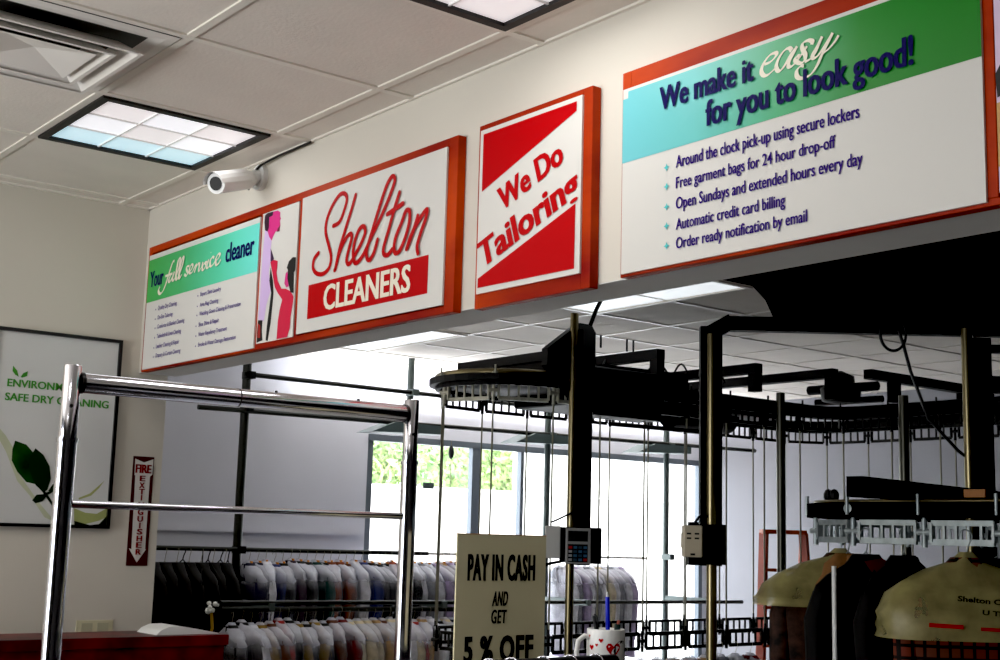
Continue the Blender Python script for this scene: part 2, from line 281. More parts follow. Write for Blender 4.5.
# ------------------------------------------------------------------ measured room
H = 3.024            # ceiling
HB, HD = 2.336, 0.164   # underside and depth of the header beam
XW, YF = -3.70, 7.40    # window wall, far wall of the back room
RX, FY = 8.0, -6.2      # right wall and shopfront wall

M = {}
M['wall']   = mat('warm_white_paint', lin(210,204,192), .7, vary=.03, scale=2, bump=.04, bscale=180)
M['wall2']  = mat('grey_white_paint', lin(196,197,206), .75, vary=.03, scale=2)
M['soffit'] = mat('header_underside_paint', lin(232,231,229), .7, vary=.05, scale=3)
M['tile']   = mat('ceiling_tile', lin(228,221,212), .9, vary=.05, scale=5, bump=.12, bscale=90)
M['tbar']   = mat('ceiling_bar', lin(228,222,212), .35)
M['floor']  = mat('dark_vinyl_floor', lin(62,58,54), .5, vary=.1, scale=5)
M['matte'] = mat('matt_black_paint_and_shade', (.0008,.0008,.0009), 1.0, spec=0.0)  # black conveyor steel, and the shade colour of the ceiling slab
M['black']  = mat('black_painted_steel', (.0035,.0035,.004), .55, spec=.25)
M['gloss_black'] = mat('black_frame', (.006,.006,.007), .35)
M['brass']  = mat('yellowed_zinc_pipe', lin(140,128,96), .28, .9)
M['zinc']   = mat('galvanised_steel', lin(176,186,188), .45, .55, vary=.25, scale=30)
M['litzinc'] = mat('lit_carrier_steel', lin(206,204,188), .45, .3, vary=.3, scale=30)
M['backlitzinc'] = mat('backlit_carrier_steel', (.010,.010,.009), .5, .2)  # same carrier steel, its backlit silhouette put into the colour
M['rodm']   = mat('grey_green_rod', lin(138,134,116), .5, .3)
M['greenpole'] = mat('grey_green_pole', lin(92,102,100), .45, .3)
M['darkpole'] = mat('dark_green_pole', lin(38,40,36), .4, .3)
M['chrome'] = mat('chrome', (.62,.62,.67), .10, 1.0)
M['frame']  = mat('red_cherry_wood', lin(186,62,6), .5, spec=.15, vary=.0, scale=1.6, col2=lin(128,8,2), stretch=(1.0,3,3))
M['panel']  = mat('white_sign_panel', lin(212,209,203), .45, spec=.2)
M['cream']  = mat('cream_card', lin(246,238,198), .55, vary=.06, scale=3)
M['purple'] = mat('purple_print', lin(44,4,112), .5, spec=.1)
M['purple2'] = mat('soft_purple_print', lin(70,44,130), .5, spec=.1)
M['navyp']  = mat('navy_print', lin(9,0,78), .5, spec=.1)
M['red']    = mat('red_print', lin(178,0,8), .5, spec=.12)
M['white']  = mat('white_plastic', lin(236,236,234), .35)
M['ivory']  = mat('ivory_print', lin(232,224,204), .4)
M['teal']   = mat('teal_print', lin(80,190,190), .4)
M['ink']    = mat('black_print', (.004,.004,.004), .5)
M['maroon'] = mat('maroon_laminate', lin(112,6,14), .4, vary=0, scale=7, col2=lin(52,2,6))
M['beige']  = mat('beige_enclosure', lin(196,184,160), .5)
M['glass']  = film_mat('window_glass', (.9,.95,.95), .05, .02)

# ------------------------------------------------------------------ the setting
M['floor2'] = mat('pale_bounce_floor', lin(206,204,200), .5, vary=.05, scale=4)  # unseen pale floor area added to bounce window light upward
b = B(); b.box((XW-.2, FY-.2, -.1), (RX+.2, .15, 0)); b.box((-.3, .15, -.1), (RX+.2, YF+.2, 0)); b.mi = 1; b.box((XW-.2, .15, -.1), (-.3, YF+.2, 0))
structure(b, 'floor', [M['floor'], M['floor2']])
structure(B().box((XW-.2, FY-.2, H), (RX+.2, YF+.2, H+.1)), 'ceiling', M['tile'])
structure(B().box((-.14, FY, 0), (0, .127, H)), 'wall_left', M['wall'])
structure(B().box((XW, -.02, 0), (-.14, .127, H)), 'wall_return', M['wall'])
structure(B().box((RX, FY, 0), (RX+.14, YF, H)), 'wall_right', mat('charcoal_wall', lin(52,50,50), .6))
structure(B().box((XW-.14, YF, 0), (RX+.14, YF+.14, H)), 'wall_back', mat('mid_grey_paint', lin(138,138,144), .75, vary=.03, scale=2))
structure(B().box((4.80, HD+.001, 0), (4.92, YF, H)), 'wall_light_blocker', mat('dark_blocker', lin(46,44,44), .7))  # unseen dark wall added to cut bounce and darken chrome reflections
# shopfront wall behind the camera, with its window opening
b = B()
b.box((-.14, FY-.14, 0), (.6, FY, H)); b.box((.6, FY-.14, 0), (3.4, FY, .5)); b.box((.6, FY-.14, 2.6), (3.4, FY, H)); b.box((3.4, FY-.14, 0), (RX+.14, FY, H))
structure(b, 'wall_front', mat('dark_brown_wall', lin(58,54,50), .7))
b = B(); b.box((.6, FY-.08, .5), (3.4, FY-.07, 2.6)); structure(b, 'window_2', M['glass'])
# window wall of the back room
WY0, WY1, WZ0, WZ1 = 3.50, 7.34, .55, 2.485
b = B()
b.box((XW-.14, -.02, 0), (XW, WY0, H)); b.box((XW-.14, WY0, 0), (XW, WY1, WZ0)); b.box((XW-.14, WY0, WZ1), (XW, WY1, H)); b.box((XW-.14, WY1, 0), (XW, YF, H))
structure(b, 'wall_window', M['wall2'])
w = structure(B().box((XW-.03, WY0, WZ0), (XW-.026, WY1, WZ1)), 'window_1', M['glass'])
fm = mat('grey_aluminium', lin(98,106,114), .4, .4)
b = B()
b.box((XW-.05, WY0, WZ1-.05), (XW+.015, WY1, WZ1)); b.box((XW-.05, WY0, WZ0), (XW+.015, WY1, WZ0+.06)); b.box((XW-.05, WY0, WZ0), (XW, WY0+.05, WZ1)); b.box((XW-.05, WY1-.05, WZ0), (XW, WY1, WZ1))
part(b, 'window_frame', fm, w)
for y, wd in ((4.58, .085), (5.08, .035)):
    part(B().box((XW-.05, y-wd/2, WZ0), (XW+.005, y+wd/2, WZ1)), 'mullion', fm, w)
structure(B().box((XW, 1.0, 1.69), (XW+.03, 3.45, 1.715)), 'trim_1', M['wall2'])
# header beam between the two rooms
b = B(); b.box((0, 0, HB), (RX, HD, H)); b.mi = 1
b.box((0, .0005, HB-.002), (RX, HD-.0005, HB+.001))
structure(b, 'wall_header', [M['wall'], M['soffit']])
# ceiling grid bars
b = B()
gx = [.7125 + .61*k for k in range(-8, 13)]; gy = [-.1304 - .61*k for k in range(0, 10)]
for x in gx:
    if x > 0: b.box((x-.012, FY, H-.006), (x+.012, 0, H+.001))
for y in gy: b.box((0, y-.012, H-.0055), (RX, y+.012, H+.001))
BX = [.0906 + .61*k for k in range(-6, 13)]; BY = [3.0 + .612*k for k in range(-4, 8)]
for x in BX:
    if XW < x < RX: b.box((x-.012, HD, H-.006), (x+.012, YF, H+.001))
for y in BY:
    if HD < y < YF: b.box((XW, y-.012, H-.0055), (RX, y+.012, H+.001))
structure(b, 'ceiling_grid', M['tbar'])
b = B(); b.box((0, FY, H-.007), (.020, 0, H)); b.box((0, -.012, H-.007), (RX, 0, H)); structure(b, 'trim_2', M['tbar'])

# ------------------------------------------------------------------ ceiling fixtures
def cell_mat(name, st): return emit_mat(name, (1, .98, .96), st)
lamp_pink = emit_mat('lamp_panel_warm', (.98,.90,.92), .52); lamp_blue = emit_mat('lamp_panel_cool', (.52,.86,1.0), .62); lamp_white = emit_mat('lamp_panel_white', (.93,.93,1.0), .66)
lamp_hot = emit_mat('lamp_panel_hot', (.90,.96,1.0), .8)
def troffer(x0, y0, x1, y1, label, nx, ny, cells, group='recessed ceiling lights', frame='gloss_black', watts=0.0, fw=.026):
    t = thing('ceiling_light', label, 'ceiling light', ((x0+x1)/2, (y0+y1)/2, H), group)
    b = B(); z0, z1 = H-.014, H-.002
    b.box((x0,y0,z0),(x1,y0+fw,z1)); b.box((x0,y1-fw,z0),(x1,y1,z1)); b.box((x0,y0+fw,z0),(x0+fw,y1-fw,z1)); b.box((x1-fw,y0+fw,z0),(x1,y1-fw,z1))
    part(b, 'frame', M['ink' if frame == 'gloss_black' else frame], t)
    b = B(); a0, a1, c0, c1 = x0+fw, x1-fw, y0+fw, y1-fw
    for i in range(nx):
        for j in range(ny):
            b.mi = cells(i, j)
            b.poly([(a0+(a1-a0)*i/nx, c0+(c1-c0)*j/ny), (a0+(a1-a0)*i/nx, c0+(c1-c0)*(j+1)/ny), (a0+(a1-a0)*(i+1)/nx, c0+(c1-c0)*(j+1)/ny), (a0+(a1-a0)*(i+1)/nx, c0+(c1-c0)*j/ny)], lambda x, y: (x, y, H-.004))
    part(b, 'diffuser', [lamp_pink, lamp_white, lamp_blue, lamp_hot], t)
    if nx > 1:
        b = B()
        for i in range(1, nx): x = a0+(a1-a0)*i/nx; b.box((x-.0028, c0, H-.010), (x+.0028, c1, H-.0045))
        for j in range(1, ny): y = c0+(c1-c0)*j/ny; b.box((a0, y-.0028, H-.0095), (a1, y+.0028, H-.0045))
        part(b, 'louvre', M['white'], t)
    if watts > 0:
        L = bpy.data.lights.new('lamp', 'AREA'); L.shape = 'RECTANGLE'; L.size = a1-a0; L.size_y = c1-c0; L.energy = watts; L.color = (1,.985,.96)
        o = bpy.data.objects.new('lamp', L); COL.objects.link(o); o.location = ((x0+x1)/2, (y0+y1)/2, H-.016)
    return t
c33 = lambda i, j: (2 if i == 0 else (1 if i == 1 and j != 1 else (1 if j == 1 else 0)))
troffer(.735, -.728, 1.308, -.150, 'square black-rimmed ceiling light with nine glowing cells, above the security camera', 3, 3, lambda i, j: (2 if i == 0 and True else (1 if (i + j) % 2 else 0)), watts=2)
troffer(2.560, -.728, 3.138, -.150, 'square black-rimmed ceiling light cut off at the top edge of the photo', 3, 3, lambda i, j: 0, watts=4)
troffer(3.79, -2.56, 4.36, -1.97, 'square ceiling light out of frame over the customer area', 3, 3, lambda i, j: 1, watts=9)
troffer(1.96, -3.78, 2.53, -3.19, 'square ceiling light out of frame near the left wall', 3, 3, lambda i, j: 1, watts=5)
troffer(5.62, -3.78, 6.19, -3.19, 'square ceiling light out of frame near the right wall', 3, 3, lambda i, j: 1, watts=5)
troffer(-.508, 2.39, .690, 2.988, 'long pale ceiling light behind the header, above the tall conveyor post', 1, 1, lambda i, j: 3, 'long back room ceiling lights', 'tbar', watts=1.5)
troffer(-2.948, 2.39, -1.75, 2.988, 'long bright ceiling light behind the header, nearest the window wall', 1, 1, lambda i, j: 3, 'long back room ceiling lights', 'tbar', watts=1.5)

# air diffuser
dx0, dx1, dy0, dy1 = 1.335, 1.918, -1.345, -.757
t = thing('air_vent', 'white square louvred air vent set in the ceiling tiles', 'air vent', ((dx0+dx1)/2, (dy0+dy1)/2, H))
vm = mat('white_vent_metal', lin(226,222,216), .4)
def ring(bl, x0, y0, x1, y1, zo, i, zi):
    o = [(x0,y0),(x1,y0),(x1,y1),(x0,y1)]; n = [(x0+i,y0+i),(x1-i,y0+i),(x1-i,y1-i),(x0+i,y1-i)]
    A = [bl.bm.verts.new((*p, zo)) for p in o]; C = [bl.bm.verts.new((*p, zi)) for p in n]
    for k in range(4): bl.face([A[k], A[(k+1)%4], C[(k+1)%4], C[k]])
part(B().box((dx0, dy0, H-.004), (dx1, dy1, H-.001)), 'backing', M['ink'], t)
b = B(); ring(b, dx0, dy0, dx1, dy1, H-.008, .03, H-.010); ring(b, dx0+.03, dy0+.03, dx1-.03, dy1-.03, H-.010, .035, H-.004); part(b, 'frame', vm, t)
for i, o in enumerate((.070, .125)):
    b = B(); ring(b, dx0+o, dy0+o, dx1-o, dy1-o, H-.052, .055, H-.012); ring(b, dx0+o, dy0+o, dx1-o, dy1-o, H-.052, .012, H-.052); part(b, 'louvre_ring', vm, t)
b = B(); o = .165; cx, cy = (dx0+dx1)/2, (dy0+dy1)/2
v = [b.bm.verts.new((x, y, H-.050)) for x, y in ((dx0+o,dy0+o),(dx1-o,dy0+o),(dx1-o,dy1-o),(dx0+o,dy1-o))]; c = b.bm.verts.new((cx, cy, H-.025))
for k in range(4): b.face([v[k], v[(k+1)%4], c])
part(b, 'centre_plate', vm, t)

# security camera on the header
t = thing('security_camera', 'white bullet security camera on a round bracket high on the header wall', 'security camera', (.975, 0, 2.965))
b = B(); b.tube([(.975,0,2.962),(.975,-.018,2.962)], .047, 20); part(b, 'wall_plate', M['white'], t)
b = B(); b.tube([(.975,-.018,2.962),(.985,-.060,2.950)], [.028,.022], 12); b.sphere((.985,-.062,2.948), .026); part(b, 'bracket', M['white'], t)
p0, p1 = Vector((.985,-.055,2.945)), Vector((1.075,-.225,2.880))
d = (p1-p0).normalized()
cb = part(B().tube([p0-d*.01, p0+d*.015, p1-d*.03, p1], [.026,.034,.036,.036], 20), 'housing', M['white'], t)
part(B().tube([p1-d*.001, p1+d*.003], .024, 18), 'lens', M['ink'], cb, 'black glass lens')
up = Vector((0,0,1)); r = d.cross(up).normalized(); u = r.cross(d)
b = B(); n = 9; A = []; C = []
for k in range(n):
    a = PI*(k/(n-1)); e = r*math.cos(a)*.041 + u*math.sin(a)*.041
    A.append(b.bm.verts.new(p0+d*.03+e)); C.append(b.bm.verts.new(p1+d*.018+e))
for k in range(n-1): b.face([A[k], A[k+1], C[k+1], C[k]])
part(b, 'sun_shield', M['white'], t)
b = B(); b.tube([(1.0,-.05,2.925),(.965,-.045,2.915),(.945,-.03,2.93),(.955,-.03,2.975),(1.0,-.022,3.000),(1.12,-.018,3.010),(1.34,-.016,3.012)], .0045, 6); part(b, 'cable', M['ink'], t, 'thin black cable running along the ceiling edge')

# ------------------------------------------------------------------ signs on the header
YS = -.036
def sf(off): return lambda x, z: (x, YS-off, z)
def flat(name, pts, m, parent, off=.0012, label=None):
    return part(B().poly(pts, sf(off)), name, m, parent, label)
def slab(name, pts, m, parent, y0, y1, label=None, bevel=.0):
    return part(B().prism(pts, lambda x, z: (x, y0, z), lambda x, z: (x, y1, z)), name, m, parent, label, bevel=bevel)
def rect(x0, z0, x1, z1): return [(x0,z0),(x1,z0),(x1,z1),(x0,z1)]
def frame_boxes(x0, z0, x1, z1, wl, wr, wt, wb, mids=(), yb=-.001, yf=-.030):
    b = B(); b.box((x0,yf,z0),(x0+wl,yb,z1)); b.box((x1-wr,yf,z0),(x1,yb,z1)); b.box((x0+wl,yf,z1-wt),(x1-wr,yb,z1)); b.box((x0+wl,yf,z0),(x1-wr,yb,z0+wb))
    for a, c in mids: b.box((a,yf,z0+wb),(c,yb,z1-wt))
    b.box((x0+wl, -.012, z0+wb), (x1-wr, yb, z1-wt)); return b

# sign 1: long frame with list panel, photo strip and shop name
t = thing('framed_sign', 'long red-brown framed sign with service list, photo strip and red script shop name', 'sign', (1.14, 0, 2.58), 'signs along the header')
part(frame_boxes(.092, 2.327, 2.206, 2.839, .03, .045, .028, .022, ((1.045,1.062),(1.318,1.340))), 'frame', M['frame'], t, bevel=.002)
pn = slab('list_panel', [(.118,2.331),(1.052,2.345),(1.049,2.812),(.118,2.772)][:0] or rect(.115,2.334,1.050,2.800), M['panel'], t, -.030, YS)
g1 = gradient_mat('green_to_teal_print', .10-1.14, 1.05-1.14, [(0,lin(52,170,66)),(.35,lin(58,178,104)),(.7,lin(80,205,165)),(1,lin(110,226,212))])
flat('title_band', rect(.115,2.605,1.050,2.780), g1, pn, .0008, 'green to turquoise title band')
L_ = (0,-1,0)
for s, a, c, top in TXT1: part(letter(B(L_), s, a, c, top, sf(.0020), .010, fat=.03), 'title_word', M['navyp'], pn, 'dark blue title word')
for w_, th_ in (('full', .017), ('service', .014)):
    b = B(L_)
    for k in D[w_]: b.ribbon(k, th_, sf(.0026), nib=.5, thin=.3)
    part(b, 'script_lettering', M['ivory'], pn, 'cream script word')
for col, lab in ((TXT1S[:6], 'small purple line in the left column'), (TXT1S[6:], 'small purple line in the right column')):
    for s, a, c, top in col:
        b = letter(B(L_), s, a, c, top, sf(.0020), .008, fat=.02); b.poly([(a[0]-.025,a[1]+.004),(a[0]-.021,a[1]),(a[0]-.017,a[1]+.004),(a[0]-.021,a[1]+.008)], sf(.002))
        part(b, 'list_line', M['purple2'], pn, lab)
ph = slab('photo_panel', rect(1.064,2.347,1.316,2.808), M['panel'], t, -.028, -.033, 'tall photo of a man in a shirt and a dark-haired girl in red')
def pf(off): return lambda x, z: (min(max(x, 1.066), 1.314), -.033-off, min(max(z, 2.349), 2.806))
skin = mat('magenta_print', lin(212,40,128), .4); hairm = mat('dark_plum_print', lin(46,10,40), .4)
for nm, m, o in (('man_shirt', mat('lilac_print', lin(206,178,222), .4), .0006), ('man_face', skin, .0008), ('man_hair', hairm, .0010), ('man_beard', mat('plum_print', lin(120,14,60), .4), .0012), ('man_pants', M['ink'], .0008), ('man_pants2', mat('dark_red_print', lin(150,20,16), .4), .0010), ('man_strap', M['ink'], .0010), ('man_tie', mat('plum_tie_print', lin(60,30,70), .4), .0009), ('girl_arm', mat('crimson_print', lin(205,14,62), .4), .0013), ('girl_face', skin, .0014), ('girl_hair', M['ink'], .0016)):
    part(B().poly(D[nm], pf(o)), {'man_shirt':'shirt_print','man_face':'face_print','man_hair':'hair_print','man_beard':'beard_print','man_pants':'trouser_print','man_pants2':'trouser_fold_print','man_strap':'strap_print','man_tie':'tie_print','girl_arm':'dress_print','girl_face':'face_print','girl_hair':'hair_print'}[nm], m, ph)
pn = slab('name_panel', rect(1.344,2.352,2.161,2.812), M['panel'], t, -.030, YS)
flat('red_band', rect(1.412,2.394,2.088,2.507), M['red'], pn, .0008)
b = B(L_); letter(b, 'CLEANERS', (1.513,2.412), (2.003,2.412), .080, sf(.0020), .012, fat=.035); part(b, 'lettering', M['ivory'], pn, 'white block capitals on the red band')
b = B(L_)
for k in D['shelton']: b.ribbon(k, .0150, sf(.0016))
part(b, 'script_lettering', M['red'], pn, 'red looping script shop name')

# sign 2: tailoring
t = thing('framed_sign', 'portrait red framed sign with slanted tailoring words on a white stripe', 'sign', (2.54, 0, 2.58), 'signs along the header')
part(frame_boxes(2.304, 2.322, 2.770, 2.840, .02, .034, .022, .044), 'frame', M['frame'], t, bevel=.002)
pn = slab('white_panel', rect(2.318,2.362,2.738,2.822), M['panel'], t, -.029, YS)
flat('upper_red_corner', [(2.332,2.646),(2.332,2.809),(2.718,2.809),(2.718,2.784)], M['red'], pn)
flat('lower_red_corner', [(2.325,2.404),(2.325,2.378),(2.719,2.376),(2.720,2.542)], M['red'], pn)
part(letter(B(L_), 'We Do', (2.419,2.575), (2.676,2.662), .066, sf(.0020), .018, fat=.04), 'title_line', M['red'], pn, 'bold red slanted words'); part(letter(B(L_), 'Tailoring', (2.340,2.430), (2.740,2.570), .074, sf(.0020), .018, fat=.04), 'title_line', M['red'], pn, 'bold red slanted word')

# sign 3: easy
t = thing('framed_sign', 'largest red-brown framed sign with teal to green title band and purple bullet list', 'sign', (3.5, 0, 2.58), 'signs along the header')
part(frame_boxes(2.878, 2.331, 4.35, 2.841, .03, .03, .046, .014, ((3.838,3.866),)), 'frame', M['frame'], t, bevel=.002)
pn = slab('list_panel', rect(2.887,2.338,3.845,2.795), M['panel'], t, -.030, YS)
g3 = gradient_mat('teal_to_green_print', 2.88-3.5, 3.85-3.5, [(0,lin(108,192,200)),(.25,lin(100,190,186)),(.5,lin(60,165,110)),(.72,lin(6,128,22)),(1,lin(2,120,6))])
flat('title_band', [(2.887,2.610),(3.845,2.616),(3.845,2.786),(2.905,2.787),(2.905,2.770),(2.887,2.770)], g3, pn, .0008, 'teal to green title band')
for s, a, c, top in TXT3: part(letter(B(L_), s, a, c, top, sf(.0042), .010, fat=.032), 'title_line', M['navyp'], pn, 'dark purple title words')
b = B(L_)
for k in D['easy']: b.ribbon(k, .0118, sf(.0014), nib=.45, thin=.28)
part(b, 'script_lettering', M['ivory'], pn, 'cream script word')
for s, a, c, top in TXT3S: part(letter(B(L_), s, a, c, top, sf(.0020), .006, fat=.022), 'list_line', M['purple'], pn, 'purple list line')
b = B()
for x, z in D['bul']:
    r0 = .0095
    b.poly([(x+r0*(1 if k%2==0 else .42)*math.cos(PI*k/4), z+r0*(1 if k%2==0 else .42)*math.sin(PI*k/4)) for k in range(8)], sf(.002))
part(b, 'bullet_marks', M['teal'], pn)
ph = slab('photo_panel', rect(3.870,2.352,4.315,2.795), mat('lilac_photo_print', lin(216,190,214), .4), t, -.028, -.033)
part(B().poly([(3.869,2.575),(3.885,2.60),(3.905,2.585),(3.915,2.56),(3.900,2.535),(3.872,2.53)], lambda x, z: (x, -.0336, z)), 'dark_print', M['ink'], ph)
part(B().poly([(3.870,2.400),(3.92,2.400),(3.92,2.520),(3.870,2.520)], lambda x, z: (x, -.0335, z)), 'tan_print', mat('tan_print', lin(196,150,90), .4), ph)

# ------------------------------------------------------------------ left wall
def wf(off): return lambda y, z: (off, y, z)
t = thing('framed_poster', 'black framed poster with green leaf sprig on the left wall', 'poster', (0, -.33, 2.08))
b = B(); y0, y1, z0, z1, fw = -.592, -.085, 1.700, 2.457, .013
b.box((.001,y0,z0),(.025,y0+fw,z1)); b.box((.001,y1-fw,z0),(.025,y1,z1)); b.box((.001,y0+fw,z0),(.025,y1-fw,z0+fw)); b.box((.001,y0+fw,z1-fw),(.025,y1-fw,z1))
part(b, 'frame', M['gloss_black'], t)
pp = part(B().box((.001,y0+fw,z0+fw),(.014,y1-fw,z1-fw)), 'print', mat('pale_grey_print', lin(214,214,212), .3, vary=.06, scale=3), t)
def pfy(off): return lambda y, z: (off, min(max(y, y0+fw), y1-fw), min(max(z, z0+fw), z1-fw))
olive = mat('pale_olive_print', lin(168,174,112), .4, vary=.25, scale=9); leafm = mat('leaf_green_print', lin(30,84,20), .35, col2=lin(8,26,6), scale=7); dleaf = mat('dark_leaf_print', lin(14,34,10), .35)
for nm, m, o, pt in (('swoosh', mat('faint_olive_print', lin(196,200,170), .4, vary=.1), .0145, 'blurred_stalk_print'), ('swoosh2', olive, .0145, 'ripple_print'), ('swoosh3', olive, .0147, 'ripple_print'), ('darkcorner', mat('dark_green_print', lin(24,30,12), .4), .0150, 'ripple_print'), ('leaf1', leafm, .0155, 'leaf_print'), ('leaf2', dleaf, .0158, 'leaf_print'), ('leaf3', dleaf, .0156, 'leaf_print'), ('leaf4', dleaf, .0156, 'leaf_print'), ('lf_a', mat('bright_leaf_print', lin(60,140,30), .4), .0155, 'leaf_emblem'), ('lf_b', mat('mid_leaf_print', lin(50,130,30), .4), .0155, 'leaf_emblem')):
    part(B().poly(D[nm], pfy(o)), pt, m, pp)
b = B()
for k in D['stem']: b.ribbon(k, .010, pfy(.0153))
part(b, 'stem_print', dleaf, pp)
gp = mat('green_print', lin(62,140,44), .4)
for s, p0, p1, tp in D['ptext']: part(letter(B((1,0,0)), s, (p0[0], p0[1]), (p1[0], p0[1]), tp[1]-p0[1], pfy(.0156), .012, fat=.03), 'title_line', gp, pp, 'green capital lettering')

t = thing('fire_extinguisher_sign', 'narrow dark red arrow sign lettered for a fire extinguisher, near the wall end', 'sign', (0, .047, 1.775))
bd = part(B().box((.0005,.002,1.556),(.004,.091,1.995)), 'board', mat('dark_maroon_print', lin(60,8,10), .45), t)
part(B().poly(D['fire_w'], wf(.0047)), 'arrow', M['panel'], bd)
b = B((1,0,0)); letter(b, 'FIRE', (.0125,1.9285), (.0815,1.9285), .034, wf(.0055), .02, fat=.05)
for ch, (y, z) in zip('EXTINGUISHER', D['fire_l']):
    letter(b, ch, (y+.0030-(.0032 if ch == 'I' else .0125), z-.011), (y+.0030+(.0032 if ch == 'I' else .0125), z-.011), .022, wf(.0055), .02, fat=.05)
part(b, 'lettering', mat('deep_red_print', lin(120,10,14), .45), bd)

t = thing('outlet_plate', 'ivory double outlet plate on the left wall just above the maroon counter', 'outlet', (0, -.12, 1.31))
pl = part(B().box((.0005,-.185,1.285),(.006,-.035,1.345)), 'cover_plate', mat('ivory_plastic', lin(206,200,170), .45), t, bevel=.002)
for y in (-.165, -.10): part(B().box((.006,y,1.300),(.008,y+.045,1.334)), 'socket', mat('grey_ivory_plastic', lin(180,176,150), .4), pl)

t = thing('counter', 'dark maroon marbled counter front along the bottom left', 'counter', (.2, -.6, 0))
part(B().box((.16,-2.4,0),(.40,.25,1.27)), 'body', M['maroon'], t); part(B().box((.14,-2.42,1.272),(.42,.262,1.312)), 'top_board', M['maroon'], t, bevel=.004)
t = thing('bounce_counter', 'added pale counter bouncing light below the frame under the header', 'counter', (2.6, .2, 0))  # unseen counter added to bounce light onto the header underside
part(B().box((.55,-.06,0),(4.7,.42,.90)), 'body', M['wall2'], t); part(B().box((.5,-.10,.902),(4.75,.46,.94)), 'worktop', M['panel'], t)
t = thing('plastic_tray', 'white curved plastic tray lying at the end of the maroon counter', 'tray', (.3, .12, 1.312))
b = B(); pr = [(-.02,1.3125),(.0,1.330),(.03,1.342),(.08,1.343),(.14,1.333),(.235,1.315),(.235,1.3125)]
b.prism(pr, lambda y, z: (.20, y, z), lambda y, z: (.38, y, z)); part(b, 'shell', M['white'], t)
# ------------------------------------------------------------------ front props
# chrome rolling rack
rx = 2.48
t = thing('rolling_garment_rack', 'empty chrome rolling garment rack standing in the left foreground', 'garment rack', (rx, -.77, 0))
for y in (-1.189, -.345):
    zt = 2.037; zj = 1.884
    p = part(B().tube([(rx,y,.10),(rx,y,zj)], .0195, 20), 'upright', M['chrome'], t)
    part(B().tube([(rx,y,zj),(rx,y,zt-.002),(rx,y,zt)], [.0180,.0180,.0165], 20), 'extension_tube', M['chrome'], p)
    part(B().tube([(rx,y,zj-.005),(rx,y,zj+.004)], .0214, 20), 'joint_ring', M['chrome'], p)
    part(B().cyl((rx+.017,y-.004,zt-.085),(rx+.0195,y-.004,zt-.085),.004, 8), 'screw', M['ink'], p)
br = part(B().tube([(rx,-1.168,2.002),(rx,-.364,2.002)], .0205, 20), 'hang_bar', M['chrome'], t)
for y in (-.72, -.50): part(B().tube([(rx,y,2.021),(rx,y,2.026)], .005, 8), 'bolt', M['chrome'], br)
part(B().tube([(rx,-.815,2.002),(rx,-.812,2.002)], .0210, 20), 'joint_ring', M['gloss_black'], br)
for y in (-1.170, -.365): part(B().tube([(rx,y-.004,2.002),(rx,y+.004,2.002)], .0222, 20), 'end_collar', M['gloss_black'], br)
part(B().tube([(rx,-1.17,1.755),(rx,-.365,1.755)], .0078, 12), 'cross_bar', M['chrome'], t)
part(B().tube([(rx-.28,-1.189,.11),(rx+.28,-1.189,.11)], .0185, 14), 'foot_bar', M['chrome'], t)
part(B().tube([(rx-.28,-.345,.11),(rx+.28,-.345,.11)], .0185, 14), 'foot_bar', M['chrome'], t)
part(B().tube([(rx,-1.189,.16),(rx,-.345,.16)], .016, 12), 'base_bar', M['chrome'], t)
for y in (-1.189, -.345):
    for s in (-.26, .26): part(B().cyl((rx+s-.012,y,.045),(rx+s+.012,y,.045),.045, 14).cyl((rx+s,y,.045),(rx+s,y,.1),.008), 'caster', M['gloss_black'], t)

# ledge with card sign and mug
t = thing('ledge', 'narrow black ledge behind the foreground rail, carrying the card sign and mug', 'shelf', (2.9, -.5, 0))
part(B().box((2.63,-.95,1.395),(3.16,-.13,1.43)), 'top', M['gloss_black'], t, bevel=.003)
part(B().box((2.86,-.93,0),(2.90,-.15,1.395)), 'panel', M['maroon'], t)
t = thing('card_sign', 'cream card sign offering five percent off for cash, propped on the ledge', 'sign', (2.78, -.29, 1.43))
sx, sy0, sy1 = 2.776, -.413, -.157
cd = part(B().box((sx-.004,sy0,1.431),(sx,sy1,1.7165)), 'card', M['cream'], t)
part(B().box((sx-.0042,sy0,1.7165),(sx+.0003,sy1,1.7185)), 'card_edge', mat('gold_edge', lin(206,150,90), .4), cd)
part(B().prism([(0,1.431),(-.07,1.431),(0,1.62)], lambda x, z: (sx-.0045+x, -.30, z), lambda x, z: (sx-.0045+x, -.27, z)), 'stand', M['cream'], t)
cs = lambda y, z: (sx+.0008, y, z)
hw = sy1-sy0
b = B((1,0,0))
def cl(s, u0, u1, z, cap, bold, sh=0.0): letter(b, s, (sy0+hw*u0, z), (sy0+hw*u1, z), cap, cs, bold, sh, 1.12, fat=.022)
cl('PAY IN CASH', .115, .875, 1.6175, .056, .025); cl('AND', .390, .570, 1.561, .031, .015, .25); cl('GET', .385, .560, 1.5225, .029, .015, .1)
cl('5 % OFF', .095, .870, 1.440, .055, .03)
part(b, 'lettering', M['ink'], cd, 'black stencil-like capitals')
mx, my, mz, mr = 3.104, -.271, 1.431, .0390
t = thing('mug', 'white mug printed with red hearts, holding pens on the ledge', 'mug', (mx, my, mz))
bo = part(B().lathe([(.033,0),(mr,.004),(mr,.100),(mr-.001,.102),(mr-.004,.100),(mr-.004,.012),(.002,.010)], (mx,my,mz), 32), 'bowl', M['white'], t)
hd = Vector((-.30,-1,0)).normalized()
part(B().tube([Vector((mx,my,mz))+hd*a+Vector((0,0,z)) for a, z in ((.036,.084),(.048,.088),(.062,.078),(.066,.055),(.061,.032),(.049,.020),(.036,.020))], .0052, 10), 'handle', M['white'], t)
